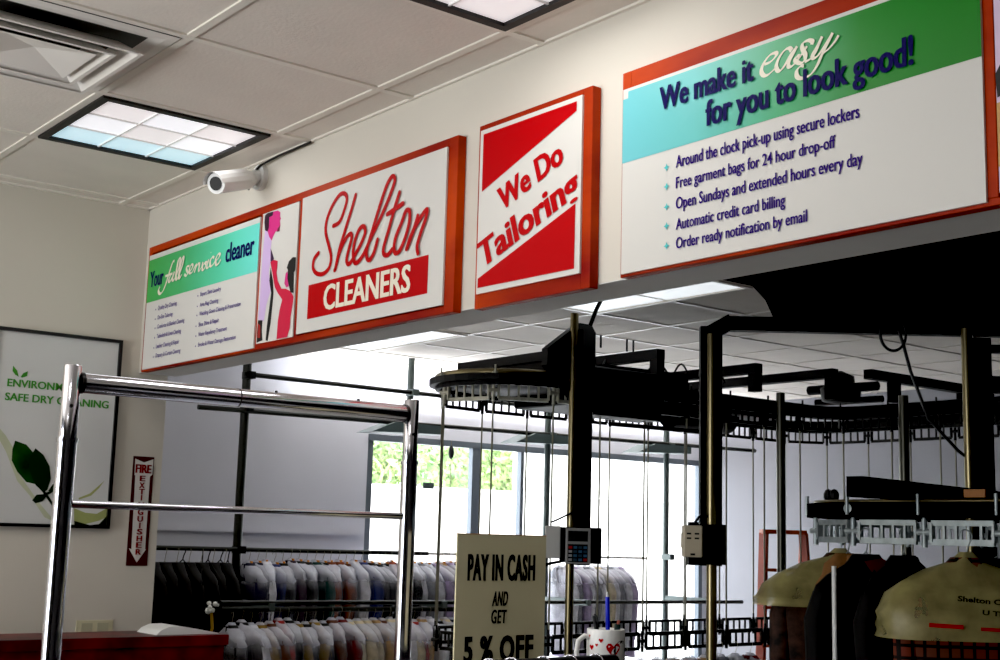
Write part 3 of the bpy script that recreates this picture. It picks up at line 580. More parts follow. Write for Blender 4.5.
def on_mug(a0, zc, s):
    def f(x, z):
        a = a0 + x*s/mr; r = mr+.0006
        return (mx+r*math.cos(a), my+r*math.sin(a), mz+zc+z*s)
    return f
heart = [(.0,-.9),(.45,-.45),(.85,.05),(.95,.45),(.7,.8),(.35,.8),(0,.45),(-.35,.8),(-.7,.8),(-.95,.45),(-.85,.05),(-.45,-.45)]
va = math.atan2(-2.17-my, 5.13-mx)
for da, zc, s in ((.42,.062,.0165),(-.25,.080,.0050),(-.48,.071,.0036),(-.80,.066,.0060),(-.98,.088,.0030),(-.10,.040,.0070)):
    part(B().poly(heart, on_mug(va+da, zc, s)), 'heart_print', M['red'], bo)
part(B().poly([(.1*k if 0 else math.cos(k*PI/6), math.sin(k*PI/6)) for k in range(12)], on_mug(va+.95, .060, .021)), 'dark_print', M['ink'], bo)
t = thing('pen', 'blue pen with a white tip standing tallest in the mug', 'pen', (mx, my+.012, mz+.015), 'pens in the mug')
part(B().tube([(mx+.002,my+.006,mz+.015),(mx,my+.003,mz+.166)], .0046, 8), 'barrel', mat('blue_pen', lin(18,40,200), .3), t); part(B().tube([(mx,my+.003,mz+.166),(mx,my+.0025,mz+.176)], [.003,.0015], 8), 'tip', M['white'], t)
t = thing('pen', 'black clip pen leaning at the left of the mug', 'pen', (mx, my-.02, mz+.015), 'pens in the mug')
part(B().tube([(mx-.005,my-.005,mz+.015),(mx-.008,my-.024,mz+.128)], .005, 8), 'barrel', M['gloss_black'], t); part(B().tube([(mx-.004,my-.016,mz+.105),(mx+.0,my-.026,mz+.126),(mx-.008,my-.024,mz+.130)], .002, 6), 'clip', M['gloss_black'], t)
t = thing('pen', 'short dark green pen at the right rim of the mug', 'pen', (mx, my+.03, mz+.015), 'pens in the mug')
part(B().tube([(mx,my+.02,mz+.015),(mx,my+.033,mz+.110)], .0065, 8), 'barrel', mat('dark_green_pen', lin(20,44,40), .4), t); part(B().tube([(mx,my+.034,mz+.110),(mx,my+.036,mz+.118)], .003, 8), 'button', mat('coral_button', lin(190,90,70), .4), t)

# foreground rail and bare hangers
fx, fz = 3.24, 1.480
t = thing('foreground_rail', 'black garment rail along the bottom edge, in front of the mug', 'garment rail', (fx, -.57, 0))
part(B().tube([(fx,-.765,fz),(fx,-.375,fz)], .0165, 14), 'rail', M['gloss_black'], t)
for y in (-.75, -.39): part(B().tube([(fx,y,0),(fx,y,fz)], .012, 10), 'post', M['gloss_black'], t)
def hanger_bl(bl, r=.0016, w=.20, hook=.021):
    """wire hanger whose hook rests on a bar at the origin"""
    pts = [(math.cos(a)*hook, 0, math.sin(a)*hook) for a in [PI*.97 - PI*1.25*k/9 for k in range(10)]]
    pts += [(.006,0,-hook-.012),(0,0,-.055)]
    bl.tube(pts, r, 5); bl.tube([(0,0,-.055),(-w*.9,0,-.172),(-w*.9-.005,0,-.179),(-w*.9,0,-.185),(w*.9,0,-.185),(w*.9+.005,0,-.179),(w*.9,0,-.172),(0,0,-.055)], r, 5); return bl
pos = ['first','second','third','fourth','fifth']
for k, y in enumerate((-.68, -.63, -.555, -.49, -.425)):
    t = thing('wire_hanger', 'bare chrome hanger hooked over the foreground rail, %s from the left' % pos[k], 'hanger', (fx, y, fz), 'bare hangers on the foreground rail', rz=.5)
    o = hanger_bl(B(), .0019, .19, .0185).link('wire', M['chrome'], None); o.parent = t

# ------------------------------------------------------------------ pipe rack along the window wall
PX = -3.05; PY = [2.07, 3.44, 4.81, 6.18]
t = thing('pipe_rack', 'floor to ceiling pipe rack with long rails along the window wall', 'pipe rack', (PX, 4, 0))
for i, y in enumerate(PY):
    part(B().tube([(PX,y,0),(PX,y,H-.001)], .030 if i == 0 else .026, 14), 'pole', M['darkpole'] if i == 0 else M['greenpole'], t, 'dark pole' if i == 0 else None)
part(B().tube([(PX+.045,2.02,2.765),(PX+.045,6.4,2.745)], .017, 10), 'upper_rail', M['darkpole'], t)
part(B().tube([(PX+.045,1.70,2.51),(PX+.045,7.3,2.56)], .017, 10), 'middle_rail', M['darkpole'], t)
part(B().tube([(PX+.045,1.0,1.582),(PX+.045,3.62,1.570)], .016, 10), 'hanging_rail', M['darkpole'], t); part(B().tube([(PX+.045,3.62,1.570),(PX+.045,5.9,1.562)], .010, 10), 'overexposed_rail', M['white'], t)  # far stretch painted white to carry the window's overexposure
LX = -2.55
part(B().tube([(LX,1.72,1.253),(LX,6.6,1.215)], .015, 10), 'low_rail', M['darkpole'], t)
part(B().tube([(LX+.01,1.72,1.214),(LX+.01,3.75,1.190)], .017, 10), 'low_rail', M['darkpole'], t)
for y in PY: part(B().beam((PX,y,1.225),(LX+.03,y,1.225), .04, .045), 'bracket_arm', M['greenpole'], t)
for y in PY:
    for z in (2.76, 2.53, 1.575):
        part(B().beam((PX-.02,y,z),(PX+.08,y,z), .055, .05), 'clamp', M['black'] if y < 3 else M['greenpole'], t)
for k, (y, z) in enumerate(((3.35,2.535),(4.70,2.545),(6.05,2.55))):
    t = thing('plastic_shelf', 'grey-green translucent shelf wedge under the window rail, %s from the left' % pos[k], 'shelf', (PX+.05, y, z), 'wedge shelves on the window rail')
    b = B(); b.prism([(-.30,-.095),(.34,-.075),(.34,-.012),(-.10,-.012)], lambda q, zz: (PX-.12, y+q, z+zz), lambda q, zz: (PX+.10, y+q, z+zz)); part(b, 'panel', mat('grey_green_plastic', lin(84,100,100), .5), t)

# garments -----------------------------------------------------------
def rings(bl, rows, n=22, amp=.006, seed=0, top=True, bottom=False):
    rnd = random.Random(seed); ph = [rnd.uniform(0, 6.28) for _ in range(6)]; R = []
    for z, a, d, y0 in rows:
        ring = []
        for k in range(n):
            t_ = 2*PI*k/n; c, s_ = math.cos(t_), math.sin(t_)
            x = a*(abs(c)**.75)*(1 if c >= 0 else -1); y = d*(abs(s_)**.8)*(1 if s_ >= 0 else -1)
            wv = amp*min(1, a/.1)*(math.sin(11*x/.2+ph[0]+z*5)+.7*math.sin(17*x/.2+ph[1]-z*9)+.5*math.sin(40*z+ph[2]+x*20))
            ring.append(bl.bm.verts.new((x, y0+y+wv*(1 if s_ >= 0 else -1)*.8, z)))
        R.append(ring)
    for A, C in zip(R, R[1:]):
        for k in range(n):
            f = bl.face([A[k], A[(k+1)%n], C[(k+1)%n], C[k]])
            if f: f.smooth = True
    if top: bl.face(R[0][::-1])
    if bottom: bl.face(R[-1])
    return bl
def garment_body(L, w, d, seed, sleeves=True, collar=True):
    b = B()
    rings(b, [(-.062,.045,.028,0),(-.078,.060,.034,0),(-.096,.085,.036,0),(-.130,w*.72,.038,0),(-.163,w*.95,.036,0),(-.205,w*1.02,d,0),(-.30,w*.98,d*1.1,0),(-.30-(L-.3)*.5,w*.95,d*1.15,0),(-L,w*1.0,d*1.3,0)], seed=seed)
    if collar: b.tube([(.012,-.03,-.07),(.02,-d-.004,-.14),(.018,-d-.008,-.2)], [.014,.016,.004], 6).tube([(-.012,-.03,-.07),(-.02,-d-.004,-.14),(-.018,-d-.008,-.2)], [.014,.016,.004], 6)   # collar points
    if sleeves:
        for s in (-1, 1): b.tube([(s*w*.82,0,-.190),(s*w*.94,.004,-.270),(s*w*.97,-.01,-.42),(s*w*.95,-.015,-.60),(s*w*.94,-.015,-.64)], [.034,.040,.037,.032,.030], 8)
    return b
def bag(L, w, d, seed):
    b = B()
    base = [(-.046,.018,.016,0),(-.075,.050,.035,0),(-.100,w*.55,.050,0),(-.138,w*.88,.052,0),(-.172,w*1.06,d*1.15,0),(-.21,w*1.14,d*1.25,0)]
    rings(b, base+[(-.21-(L-.21)*k/5, w*(1.16+.03*(k%2)), d*(1.35+.06*k), 0) for k in range(1, 6)], seed=seed+50, amp=.009, top=False)
    return b
FILM = film_mat('garment_bag_film', (.78,.80,.92), .06, .35, .50)
FILM2 = film_mat('yellowed_bag_film', lin(172,162,106), .85, .4)
FILM3 = film_mat('bright_bag_film', (.82,.82,.94), .10, .35, .46)
def fab(name, c): return mat(name, lin(*c), .85, vary=.35, scale=14)
FC = {'black': fab('black_cloth',(7,6,7)), 'navy': fab('navy_cloth',(20,20,50)), 'plum': fab('plum_cloth',(46,20,40)), 'dark green': fab('dark_green_cloth',(22,60,54)), 'rust brown': fab('rust_cloth',(128,60,26)), 'brown': fab('brown_cloth',(96,52,30)), 'white': fab('white_cloth',(226,226,234)), 'blue': fab('blue_cloth',(40,54,112)), 'coral': fab('coral_cloth',(170,84,64)), 'dark red': fab('dark_red_cloth',(110,22,24)), 'grey': fab('grey_cloth',(128,130,138)), 'lilac': fab('lilac_cloth',(176,160,196)), 'mustard': fab('mustard_cloth',(140,110,36)), 'red': fab('red_cloth',(160,30,22)), 'cream': fab('cream_cloth',(214,200,168)), 'tan': fab('tan_cloth',(176,140,96))}
orange = mat('orange_tag', lin(226,140,30), .6)
def objmat(o, m): o.material_slots[0].link = 'OBJECT'; o.material_slots[0].material = m
protos = []
for k in range(4):
    r0 = thing('hanging_garment', 'x', 'garment'); b = garment_body([.74,.70,.78,.66][k], [.19,.185,.195,.18][k], .026, k*7)
    g = part(b, 'shirt', M['ink'], r0)
    h = part(hanger_bl(B(), .0016, .17, .020), 'hanger', M['rodm'], r0)
    part(B().box((.018,-.006,-.075),(.045,.006,-.050)), 'paper_tag', orange, r0)
    part(bag([.74,.70,.78,.66][k], [.19*1.10,.185*1.10,.195*1.10,.18*1.10][k], .036, k*7), 'garment_bag', FILM, r0)
    protos.append(r0)
def kids(o): return list(o.children)
used = set()
def place(k, loc, rz, colour, label, group, tagc=True, film=FILM, scale=1.0):
    p = protos[k]
    t = p if k not in used else copy_tree(p)
    used.add(k); t.location = loc; t.rotation_euler = (0, 0, rz); t.scale = (scale,)*3
    t['label'] = label; t['group'] = group
    for c in kids(t):
        n = c.name.split('.')[0]
        if n == 'shirt': objmat(c, FC[colour])
        if n == 'garment_bag': 
            if film is None: bpy.data.objects.remove(c)
            else: objmat(c, film)
        elif n == 'paper_tag' and not tagc: bpy.data.objects.remove(c)
    return t
def ordinal(n):
    w = ['first','second','third','fourth','fifth','sixth','seventh','eighth','ninth','tenth','eleventh','twelfth','thirteenth','fourteenth','fifteenth','sixteenth','seventeenth','eighteenth','nineteenth','twentieth']
    if n <= 20: return w[n-1]
    tens = {2:'twenty',3:'thirty',4:'forty'}[n//10]
    return tens+'-'+w[n%10-1] if n % 10 else {30:'thirtieth',40:'fortieth'}[n]
rnd = random.Random(3)
RXX = PX+.045
upper = ['navy','navy','white','blue','black','plum','black','black','dark green','black','rust brown','rust brown','brown','white','blue','black','black','black','coral','dark red','black','white','grey','white','lilac','tan','lilac','navy','white','lilac']
order = [3,0,1,2]   # one garment of each cut keeps its bag before copies start
for i, c in enumerate(upper):
    y = 2.14+i*.064
    big = 14 < i < 18
    place(i % 4, (RXX, y, 1.560+rnd.uniform(-.015,.012)), rnd.uniform(-.3,.3), c, '%s garment%s, %s from left on the upper window rail' % (c, '' if big else ' in clear plastic', ordinal(i+1)), 'garments on the upper window rail', film=FILM if (i < 4 or not big) else FILM, scale=1.05 if big else 1.0)
for i in range(11):
    c = ['white','grey','lilac','white','grey','white','cream','white','grey','white','lilac'][i]
    place(i % 4, (RXX, 4.92+i*.066, 1.547), rnd.uniform(-.1,.1), c, '%s bagged garment, %s from left in the far bunch by the bright window' % (c, ordinal(i+1)), 'garments in the far bunch by the window', tagc=False, film=FILM3)
lower = ['black','black','white','mustard','brown','red','black','mustard','black','mustard','black','brown','dark red','cream','cream','cream','tan','brown','cream','white','cream','red','tan','white','black','cream','navy','lilac','navy','white']
for i, c in enumerate(lower):
    place(i % 4, (LX+.01, 1.80+i*.066, 1.190+rnd.uniform(-.015,.012)), rnd.uniform(-.3,.3), c, '%s garment in clear plastic, %s from left on the low window rail' % (c, ordinal(i+1)), 'garments on the low window rail', tagc=False, film=FILM3 if i % 2 else FILM)
for i in range(9):
    t = place(i % 4, (RXX, 1.28+i*.085, 1.560), rnd.uniform(-.15,.15), 'black', 'black garment on a dark hanger behind the wall end, %s from the left' % ordinal(i+1), 'black garments at the left rail end', tagc=False, film=None, scale=1.15)
for i in range(5):
    t = thing('wire_hanger', 'bare dark hanger on the rail above the black garments, %s from the left' % ordinal(i+1), 'hanger', (RXX, [1.66,1.80,1.84,1.93,1.985][i], 1.562), 'bare hangers on the left rail end', rz=rnd.uniform(-.5,.5))
    o = hanger_bl(B(), .004, .19, .022).link('wire', M['black'], None); o.parent = t

# ------------------------------------------------------------------ conveyors
def line(p, q, n): return [(p[0]+(q[0]-p[0])*i/n, p[1]+(q[1]-p[1])*i/n) for i in range(n)]
def arc(c, r, a0, a1, n): return [(c[0]+r*math.cos(a0+(a1-a0)*i/n), c[1]+r*math.sin(a0+(a1-a0)*i/n)) for i in range(n)]
def resample(P, pitch):
    P = [Vector((*p, 0)) for p in P]; N = len(P); L = [0]
    for i in range(N): L.append(L[-1]+(P[(i+1)%N]-P[i]).length)
    n = round(L[-1]/pitch); out = []
    for k in range(n):
        s = L[-1]*k/n
        for i in range(N):
            if L[i] <= s <= L[i+1]:
                out.append(P[i].lerp(P[(i+1)%N], (s-L[i])/max(1e-9, L[i+1]-L[i]))); break
    return out
def carrier(bl, p, q, zc, ztop, h=.080, slots=5, th=.009, wheel=True):
    """slotted ladder bracket hanging from trolley clamps between two joints of the chain"""
    p = Vector((p.x,p.y,0)); q = Vector((q.x,q.y,0)); d = (q-p).normalized(); L = (q-p).length
    a = p+d*.028; e = q-d*.028; Z = lambda v, z: (v.x, v.y, z)
    bl.beam(Z(a,zc+h/2), Z(e,zc+h/2), .012, .017); bl.beam(Z(a,zc-h/2), Z(e,zc-h/2), .012, .019)
    for k in range(slots+1):
        c = a.lerp(e, k/slots); w = .020 if k in (0, slots) else .010
        bl.beam(Z(c,zc-h/2), Z(c,zc+h/2), w, .009, (d.x,d.y,0))
    bl.tube([Z(p,zc-h/2-.018), Z(p,zc+h/2+.012)], .009, 8)
    bl.tube([Z(p+d*.028,zc), Z(p-d*.028,zc)], .011, 6)
    bl.tube([Z(p,zc+h/2), Z(p,ztop)], .006, 6)
    if wheel:
        r = Vector((d.y,-d.x,0))
        bl.tube([Z(p+r*.030,ztop), Z(p-r*.030,ztop)], .016, 10); bl.tube([Z(p+r*.032,ztop-.02), Z(p+r*.032,ztop+.045)], .006, 6)
    return bl

ZU, ZL = 2.460, 1.176
NX, FX, NY, FYY = -.08, -.85, 4.65, 5.40
cx = (NX+FX)/2; rr = (NX-FX)/2; ey = 2.31; ex = 2.40; cy = (NY+FYY)/2; r2 = (FYY-NY)/2
path = line((NX,ey),(NX,NY-.22),24)+arc((NX+.22,NY-.22),.22,PI,PI/2,8)+line((NX+.22,NY),(ex,NY),20)+arc((ex,cy),r2,-PI/2,PI/2,14)+line((ex,FYY),(FX+.25,FYY),24)+arc((FX+.25,FYY-.25),.25,PI/2,PI,8)+line((FX,FYY-.25),(FX,ey),28)+arc((cx,ey),rr,PI,2*PI,16)
J = resample(path, .335)
t = thing('garment_conveyor', 'tall black two-deck garment conveyor looping through the back room', 'garment conveyor', (-.4, 3.4, 0))
P3 = lambda z: [(x, y, z) for x, y in path]
part(B().tube(P3(2.556), .017, 8, closed=True), 'track', M['black'], t)
part(B().tube([(x, y, 2.556) for x, y in path[-20:]+path[:6]], .019, 8), 'end_track', M['brass'], t, 'yellowed metal end of the track')
part(B().sweep(P3(2.585), [(-.045,-.075),(.045,-.075),(.045,-.040),(-.045,-.040)], closed=True), 'track_channel', M['black'], t)
part(B().sweep(P3(2.50), [(-.010,-.012),(.010,-.012),(.010,.022),(-.010,.022)], closed=True), 'chain', M['black'], t)
for i in range(len(J)):
    p, q = J[i], J[(i+1) % len(J)]
    lit = p.y < 2.75 and p.x > -.55 or (p.y < 2.2)  # front-lit end and backlit rest get separately painted steels
    part(carrier(B(), p, q, ZU, 2.545), 'upper_carrier', M['litzinc'] if lit else M['backlitzinc'], t)
    part(carrier(B(), p, q, ZL, ZL+.075, wheel=False), 'lower_carrier', M['backlitzinc'], t)
    off = (q-p).normalized()*.10
    part(B().tube([(p.x,p.y,ZL+.03),(p.x,p.y,ZU-.03)], .0050, 6), 'drop_rod', M['rodm'], t)
# drive pans, plates and cross beams
part(B().lathe([(.02,2.500),(.33,2.505),(.34,2.52),(.33,2.535),(.10,2.56),(.02,2.58)], (cx,ey+.02,0), 28), 'end_wheel', M['black'], t)
b = B(); b.prism([(2.30,2.575),(2.40,2.612),(2.50,2.640),(2.80,2.672),(3.45,2.68),(3.45,2.56),(2.30,2.56)], lambda y, z: (-.66, y, z), lambda y, z: (-.20, y, z)); part(b, 'drive_housing', M['black'], t)
part(B().box((-.17,2.52,2.36),(.01,3.02,2.62)), 'drive_guard', M['black'], t, bevel=.01)
part(B().box((-.78,2.60,2.44),(-.25,3.35,2.60)), 'motor_housing', M['black'], t, bevel=.02)
part(B().tube([(-.35,3.45,2.47),(-.35,3.95,2.47)], .10, 16), 'motor', M['black'], t)
part(B().box((-.62,3.55,2.47),(-.16,4.25,2.58)), 'gear_plate', M['black'], t, bevel=.015)
for y, x1, z in ((3.02,.0,2.735),(3.70,.12,2.715),(4.30,.20,2.738)):
    b = B(); b.beam((-.98,y,z),(x1,y,z), .06, .056)
    for x in (-.93, x1-.03): b.box((x-.03,y-.028,2.58),(x+.03,y+.028,z+.01))
    part(b, 'cross_beam', M['black'], t)
b = B(); b.beam((.36,4.40,2.730),(.36,5.72,2.730), .06, .056)
for y in (4.66, 5.40, 5.68): b.box((.33,y-.03,2.58),(.39,y+.03,2.74))
part(b, 'cross_beam', M['black'], t)
b = B(); b.beam((1.5,4.40,2.73),(1.5,5.72,2.73), .06, .056); part(b, 'cross_beam', M['black'], t)
b = B(); b.lathe([(.03,2.60),(.12,2.62),(.13,2.70),(.09,2.73),(.085,2.78),(.04,2.80),(.01,2.815)], (-.08,4.72,0), 12)
b.tube([(-.30,4.68,2.70),(.20,4.72,2.70)], .03, 8); b.tube([(-.26,4.70,2.62),(.22,4.74,2.62)], .022, 8); part(b, 'corner_tensioner', M['black'], t)
for k, (y, h, w) in enumerate(((3.02,.055,.05),(3.42,.060,.09),(3.62,.075,.07),(3.95,.055,.06))):
    part(B().tube([(-.42,y-w+w*2*i/10,2.70+h*math.sin(PI*i/10)) for i in range(11)], .006, 6), 'cable', M['ink'], t)
for y in (2.75, 2.95, 3.0): part(B().tube([(-.2,y,2.76),(-.2,y,2.83)], .006, 6), 'bolt', M['black'], t)
part(B().tube([(-.30,2.33,2.66),(-.30,2.5,2.685),(-.28,2.7,2.66)], .012, 6), 'hose', M['brass'], t)
polegrey = mat('grey_steel_pole', lin(92,90,80), .3, .7)
for i, (x, y) in enumerate(((.085,2.30),(.045,3.98),(.52,4.52))):
    part(B().tube([(x,y,0),(x,y,[2.862,2.60,2.60][i])], [.0215,.026,.030][i], 14), 'post', M['brass'] if i == 0 else polegrey, t)
    part(B().box((x-.07,y-.07,0),(x+.07,y+.07,.012)), 'base_plate', M['black'], t)
b = B(); b.box((.075,2.325,1.58),(.125,2.400,2.78)); part(b, 'post_channel', M['black'], t)
b = B(); b.prism([(2.02,2.675),(2.36,2.695),(2.44,2.80),(2.47,2.80),(2.475,2.40),(2.02,2.60)][:0] or [(2.13,2.665),(2.345,2.82),(2.43,2.82),(2.46,2.78),(2.46,2.36),(2.38,2.36),(2.13,2.58)], lambda y, z: (.03, y, z), lambda y, z: (.075, y, z)); part(b, 'gusset_plate', M['black'], t)
b = B(); b.beam((-.9,2.33,2.66),(.12,2.33,2.66), .09, .05); b.box((-.85,2.30,2.545),(.05,2.36,2.66)); part(b, 'support_arm', M['black'], t)
part(B().tube([(.14,2.36,2.80),(.16,2.38,2.88),(.17,2.42,2.96),(.16,2.43,H-.004)], .011, 7), 'power_cable', M['ink'], t)
part(B().tube([(.02,2.62,2.318),(.02,3.30,2.325)], .012, 8), 'guide_rod', M['black'], t)

# keypad control on the conveyor post
t = thing('keypad_control', 'grey keypad control box with coloured buttons on the tall conveyor post', 'control box', (.125, 2.385, 1.68))
def oriented(o0):
    f = Vector((.776,-.612,0)); r = Vector((.612,.776,0))
    def go(bl, u0, u1, v0, v1, z0, z1):
        vs = []
        for z in (z0, z1):
            for u, v in ((u0,v0),(u1,v0),(u1,v1),(u0,v1)): vs.append(bl.bm.verts.new(o0+r*u+f*v+Vector((0,0,z))))
        for q in ((3,2,1,0),(4,5,6,7),(0,1,5,4),(1,2,6,5),(2,3,7,6),(3,0,4,7)): bl.face([vs[i] for i in q])
        return bl
    return go
k0 = Vector((.125,2.385,0)); ko = oriented(k0); pk = lambda u, v, z: k0+Vector((.612,.776,0))*u+Vector((.776,-.612,0))*v+Vector((0,0,z))
part(ko(B(), -.150, .060, .035, .10, 1.595, 1.768), 'enclosure', M['gloss_black'], t)
part(ko(B(), -.222, -.148, .03, .105, 1.612, 1.772), 'junction_box', mat('pale_grey_box', lin(214,212,206), .5), t, bevel=.004)
body = part(ko(B(), -.122, .004, .10, .150, 1.588, 1.764), 'keypad_body', mat('grey_keypad_shell', lin(150,148,146), .45), t, bevel=.005)
part(ko(B(), .004, .058, .10, .135, 1.590, 1.762), 'side_panel', M['gloss_black'], t)
part(ko(B(), -.112, -.012, .148, .1515, 1.698, 1.750), 'display', M['ink'], body)
part(ko(B(), -.112, -.012, .148, .1512, 1.597, 1.685), 'button_plate', M['ink'], body)
bc = [mat('red_button', lin(170,30,30), .5), mat('blue_button', lin(56,96,130), .5), mat('dark_button', lin(40,60,76), .5), mat('pale_button', lin(160,160,160), .5)]
for r in range(4):
    for c in range(4):
        m = bc[0] if (r, c) in ((0,0),(3,3)) else (bc[3] if c == 0 else bc[1 if (r+c) % 2 else 2])
        part(ko(B(), -.108+c*.025, -.091+c*.025, .151, .155, 1.663-r*.020, 1.675-r*.020), 'button', m, body)
part(B().tube([pk(-.195,.07,1.772), pk(-.195,.07,1.79), pk(-.17,.07,1.80), pk(-.10,.06,1.835), pk(-.05,.03,1.86)], .005, 6), 'cable', M['ink'], t)
part(B().tube([pk(-.225,.08,1.575), pk(-.20,.08,1.585), pk(-.13,.08,1.60)], .008, 6), 'latch', M['black'], t)

# second conveyor -----------------------------------------------------
ZR = 1.762; ny, fy, lx, rx2 = 1.46, 2.10, 2.43, 4.10; cyr = (ny+fy)/2; rr = (fy-ny)/2
path2 = line((lx,ny),(rx2,ny),14)+arc((rx2,cyr),rr,-PI/2,PI/2,12)+line((rx2,fy),(lx,fy),14)+arc((lx,cyr),rr,PI/2,PI*1.5,12)
J2 = resample(path2, .262)
t = thing('garment_conveyor', 'shoulder-height grey slotted garment conveyor with jackets hanging, at the right edge', 'garment conveyor', (3.2, 1.8, 0))
Q3 = lambda z: [(x, y, z) for x, y in path2]
part(B().tube(Q3(1.859), .0065, 8, closed=True), 'track', M['brass'], t)
part(B().sweep(Q3(1.835), [(-.03,-.028),(.03,-.028),(.03,.020),(-.03,.020)], closed=True), 'track_channel', M['matte'], t)
for i in range(len(J2)):
    part(carrier(B(), J2[i], J2[(i+1)%len(J2)], ZR, 1.835, h=.058, th=.008), 'carrier', M['zinc'], t)
part(B().prism([(1.20,1.862),(1.20,1.925),(2.22,1.905),(2.22,1.862)], lambda y, z: (2.60, y, z), lambda y, z: (2.66, y, z)), 'drive_cover', M['matte'], t)
part(B().box((2.70,1.60,1.862),(4.4,2.16,1.885)), 'top_pan', M['matte'], t)
part(B().box((2.86,1.425,1.868),(2.93,1.432,1.892)), 'label_plate', mat('amber_label', lin(150,96,40), .5), t)
for s in (-1, 1): part(B().sphere((2.22+.012*s,1.62,1.885), .016, 8, (1.2,1,1.5)), 'wing_nut', M['black'], t)
part(B().tube([(2.13,1.72,1.885),(2.16,1.70,1.875),(2.21,1.66,1.87)], .012, 6), 'bolt', M['zinc'], t)
for i, (p, zt, zc) in enumerate((((1.895,1.365),2.52,1.63),((2.485,2.060),2.50,1.2))):
    x, y = p; f = Vector((.776,-.612,0)); r = Vector((.612,.776,0))
    c = Vector((x,y,0)) - f*.03 + r*(.055 if i == 1 else 0)
    part(B().tube([(x,y,0),(x,y,zt-.06 if i == 0 else zt)], .0185, 14), 'post', M['brass'], t)
    part(B().beam(c+Vector((0,0,zc)), c+Vector((0,0,zt-.03)), .078, .04, r.cross(Vector((0,0,1)))), 'post_channel', M['black'], t)
    part(B().box((x-.07,y-.07,0),(x+.07,y+.07,.012)), 'base_plate', M['black'], t)
a, c = Vector((1.895,1.365,0)), Vector((2.51,2.09,0)); d = (c-a).normalized(); f = Vector((.776,-.612,0))
b = B(); b.beam(a-f*.03+d*.05+Vector((0,0,2.503)), c-f*.03+d*.75+Vector((0,0,2.503)), .045, .052); b.beam(a-f*.03+d*(-.022)+Vector((0,0,2.455)), a-f*.03+d*.075+Vector((0,0,2.512)), .045, .055); part(b, 'yoke_beam', M['black'], t)
b = B(); b.beam(c-f*.02+d*.02+Vector((0,0,2.43)), c-f*.02+d*.60+Vector((0,0,2.43)), .04, .028); b.beam(c-f*.02+d*.02+Vector((0,0,2.30)), c-f*.02+d*.6+Vector((0,0,2.30)), .04, .06); part(b, 'side_arm', M['black'], t)
e = c-d*.35
loop = []
for k in range(22):
    ang = PI*1.02+k*(PI*1.25)/21; loop.append(e+d*(math.cos(ang)*.046+.05)+Vector((0,0,2.475+math.sin(ang)*.062+(.0))))
part(B().tube([e+d*.002+Vector((0,0,2.50))]+[v for v in loop], .0055, 6), 'cable', M['ink'], t, 'black cable loop hanging under the beam')
part(B().tube([e+d*.07+Vector((0,0,2.49)), e+d*.085+Vector((0,0,2.44)), e+d*.11+Vector((0,0,2.34)), e+d*.17+Vector((0,0,2.17)), e+d*.27+Vector((0,0,2.06)), e+d*.36+Vector((0,0,1.99))], .006, 6), 'cable', M['ink'], t, 'black cable dropping from the beam')
part(B().tube([(2.500,1.265,.0),(2.500,1.265,1.650)], .0075, 8), 'stand_tube', M['white'], t, 'bright white tube')
# limit switch
t = thing('switch_box', 'beige switch box with black bracket on the bent conveyor post', 'switch box', (1.8, 1.33, 1.70))
f = Vector((.776,-.612,0)); r = Vector((.612,.776,0)); o0 = Vector((1.895,1.365,0))
def obx(bl, u0, u1, v0, v1, z0, z1):
    vs = []
    for z in (z0, z1):
        for u, v in ((u0,v0),(u1,v0),(u1,v1),(u0,v1)): vs.append(bl.bm.verts.new(o0+r*u+f*v+Vector((0,0,z))))
    for q in ((3,2,1,0),(4,5,6,7),(0,1,5,4),(1,2,6,5),(2,3,7,6),(3,0,4,7)): bl.face([vs[i] for i in q])
    return bl
part(obx(B(), -.06, .045, -.02, .035, 1.635, 1.775), 'bracket', M['black'], t)
bx = part(obx(obx(B(), -.108, -.042, .0, .06, 1.660, 1.770), -.112, -.05, .005, .055, 1.690, 1.745), 'enclosure', M['beige'], t, bevel=.004)
for u in (-.098, -.070):
    for z in (1.738, 1.722): part(obx(B(), u, u+.016, .0595, .0615, z, z+.006), 'slot', M['ink'], bx)
part(obx(B(), -.085, -.068, .0595, .0615, 1.666, 1.673), 'slot', M['ink'], bx)
part(obx(B(), -.088, -.055, .01, .05, 1.770, 1.782), 'cap', M['black'], bx)
part(obx(B(), -.09, -.05, .005, .05, 1.632, 1.660), 'foot', M['black'], t)
part(B().tube([o0+r*-.065+f*.03+Vector((0,0,1.78)), o0+r*-.05+f*.03+Vector((0,0,1.80)), o0+r*-.03+f*.02+Vector((0,0,1.805)), o0+r*-.005+Vector((0,0,1.80))], .005, 6), 'cable', M['ink'], t)

# black slab added in place of shade on the back room ceiling
t = thing('ceiling_shade_slab', 'matt black slab standing in for ceiling shade at the upper right, behind the header', 'shade slab', (3, 1.5, H))
part(B().prism([(.86,.20),(7.9,.20),(7.9,4.53),(1.15,4.53),(.24,3.70),(.65,3.13),(.855,2.79)], lambda x, y: (x, y, H-.050), lambda x, y: (x, y, H-.008)), 'housing', M['matte'], t)

